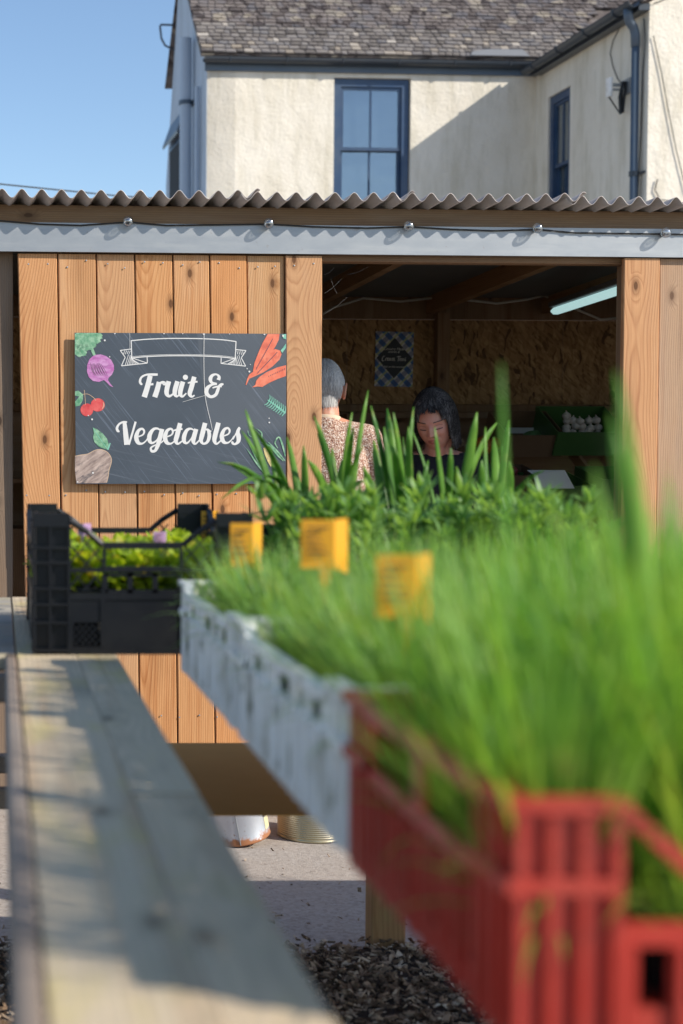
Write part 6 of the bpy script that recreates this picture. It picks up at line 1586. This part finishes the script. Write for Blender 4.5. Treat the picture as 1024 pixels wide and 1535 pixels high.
# ================================================================== TINS ON THE PATH
def rusty():
    g = G('rusty_tinplate'); o = g.obj(); z = g.sep(o)[2]; n_ = g.noise(o, 28, 5, 0.7)
    c = g.mix(n_, (0.42, 0.44, 0.50), (0.56, 0.58, 0.63)); m = g.ramp(g.M('ADD', g.M('MULTIPLY', z, 12.0), g.M('MULTIPLY', n_, -0.9)), [(-0.05, 1.0), (0.12, 0.0)])
    m = g.ramp(g.M('SUBTRACT', g.M('ADD', g.M('MULTIPLY', z, 14.0), g.M('MULTIPLY', n_, 1.3)), 0.65), [(0.25, 1.0), (0.45, 0.0)])
    c = g.mix(m, c, (0.32, 0.13, 0.055)); c = g.mix(g.ramp(g.noise(o, 60, 3, .7), [(0.66, 0), (0.7, 0.8)]), c, (0.22, 0.10, 0.05))
    return g.out(g.pbr(c, g.M('ADD', 0.32, g.M('MULTIPLY', m, 0.5)), g.M('SUBTRACT', 0.55, g.M('MULTIPLY', m, 0.5))))
Rt = 0.105; pc_ = at(350, 1262, 5.25)
tin = thing('paint_tin', 'tilted rusty paint tin with a torn pale label under the table', 'tin', (pc_.x+0.045, 5.36, 0.022), rot=(R(3), R(-12.0), R(10)))
mb = MB(); mb.lathe([(Rt-0.004, 0.004), (Rt-0.001, 0), (Rt+0.002, 0.003), (Rt, 0.007), (Rt, 0.19), (Rt+0.002, 0.195), (Rt-0.004, 0.2), (Rt-0.01, 0.196)], n=48); mb.build('tin_body', rusty(), tin, smooth=True)
mb = MB(); mb.tube([(-Rt*0.34-0.001+0.0, -Rt*0.942, 0.004), (-Rt*0.34-0.001, -Rt*0.942, 0.19)], 0.0018, 6); mb.build('seam', MAT['galv'], tin)
def curved(mb, r, a0, a1, z0, z1, n=8):
    vs = []
    for i in range(n+1):
        t = R(a0 + (a1-a0)*i/n)
        vs += [(r*math.cos(t), r*math.sin(t), z0), (r*math.cos(t), r*math.sin(t), z1)]
    return mb.add(vs, [(i*2, i*2+2, i*2+3, i*2+1) for i in range(n)])
mb = MB(); curved(mb, Rt+0.0008, -48, -22, 0.03, 0.075); o = mb.build('label', simple('cream_label', (0.62, 0.56, 0.34), 0.6), tin)
mb = MB(); curved(mb, Rt+0.0012, -50, -20, 0.078, 0.096); mb.build('label_band', simple('black_label', (0.02, 0.02, 0.02), 0.5), tin)
vs, fs = ptext(None, 'BLACK', 0, 0, 0.012, 0); mb = MB(); mb.add([((Rt+0.0018)*math.cos(R(-36)+x/Rt), (Rt+0.0018)*math.sin(R(-36)+x/Rt), 0.083+z) for x, _, z in vs], fs); mb.build('lettering', MAT['print_white'], tin)
pc_ = at(470, 1250, 5.4); Rt = 0.125
tin2 = thing('food_tin', 'large ribbed golden food tin standing behind the white crate line', 'tin', (pc_.x+0.005, 5.45, 0.002))
prof = [(Rt-0.006, 0.006), (Rt-0.002, 0), (Rt+0.002, 0.002), (Rt+0.002, 0.007), (Rt-0.001, 0.010)]; z = 0.012
while z < 0.19: prof += [(Rt+0.0012*math.sin(z*2*math.pi/0.0075), z)]; z += 0.00125
prof += [(Rt+0.002, 0.195), (Rt, 0.2), (Rt-0.008, 0.198)]
mb = MB(); mb.lathe(prof, n=56); g = G('golden_tin'); o = g.obj(); n_ = g.noise(o, 20, 4, .7)
mb.build('tin_body', g.out(g.pbr(g.mix(n_, (0.50, 0.42, 0.24), (0.40, 0.36, 0.27)), 0.33, 0.75)), tin2, smooth=True)

# ================================================================== ADDED SECOND TABLE (unseen, off to the right, put in to shade the path)
t2 = thing('market_table', 'added unseen plank table beyond the right edge of the first, shading the path', 'table', (1.95, 2.08, 0))
for i in range(6):
    mb = MB(); mb.cbox(0, 0.158, 0, 2.0, 0, 0.028, 0.003, axis=1); mb.build('plank', MAT['grey_y'], t2, loc=(i*0.162, 0, TZ-0.028))
for (x, y) in ((0.02, 0.05), (0.86, 0.05), (0.02, 1.88), (0.86, 1.88)):
    mb = MB(); mb.cbox(0, 0.08, 0, 0.08, 0, TZ-0.03, 0.004); mb.build('leg', MAT['post'], t2, loc=(x, y, 0))
for i, (x, y) in enumerate(((1.99, 2.12), (1.99, 2.74), (1.99, 3.36), (2.42, 2.12), (2.42, 2.74), (2.42, 3.36))):
    tray(['black','green','white','red','white','green'][i] + ' plastic crate on the added second table, number of its row hidden from here'.replace(', number of its row hidden from here', [' at its near left corner', ' midway along its left side', ' at its far left corner', ' at its near right corner', ' midway along its right side', ' at its far right corner'][i]), (x, y, TZ+0.0005), 0.40, 0.58, 0.15, MAT[['blackpl','greenpl','whitepl','redpl','whitepl','greenpl'][i]], 'crates on the added second table', dip=False)
    for q in range(6):
        p_ = place(P3[q % 3], x+0.10+(q % 2)*0.2, y+0.1+(q//2)*0.19, sc=1.25); p_['label'] = 'leafy herb clump growing in a crate on the added second table'; p_['group'] = 'herb clumps on the added second table'
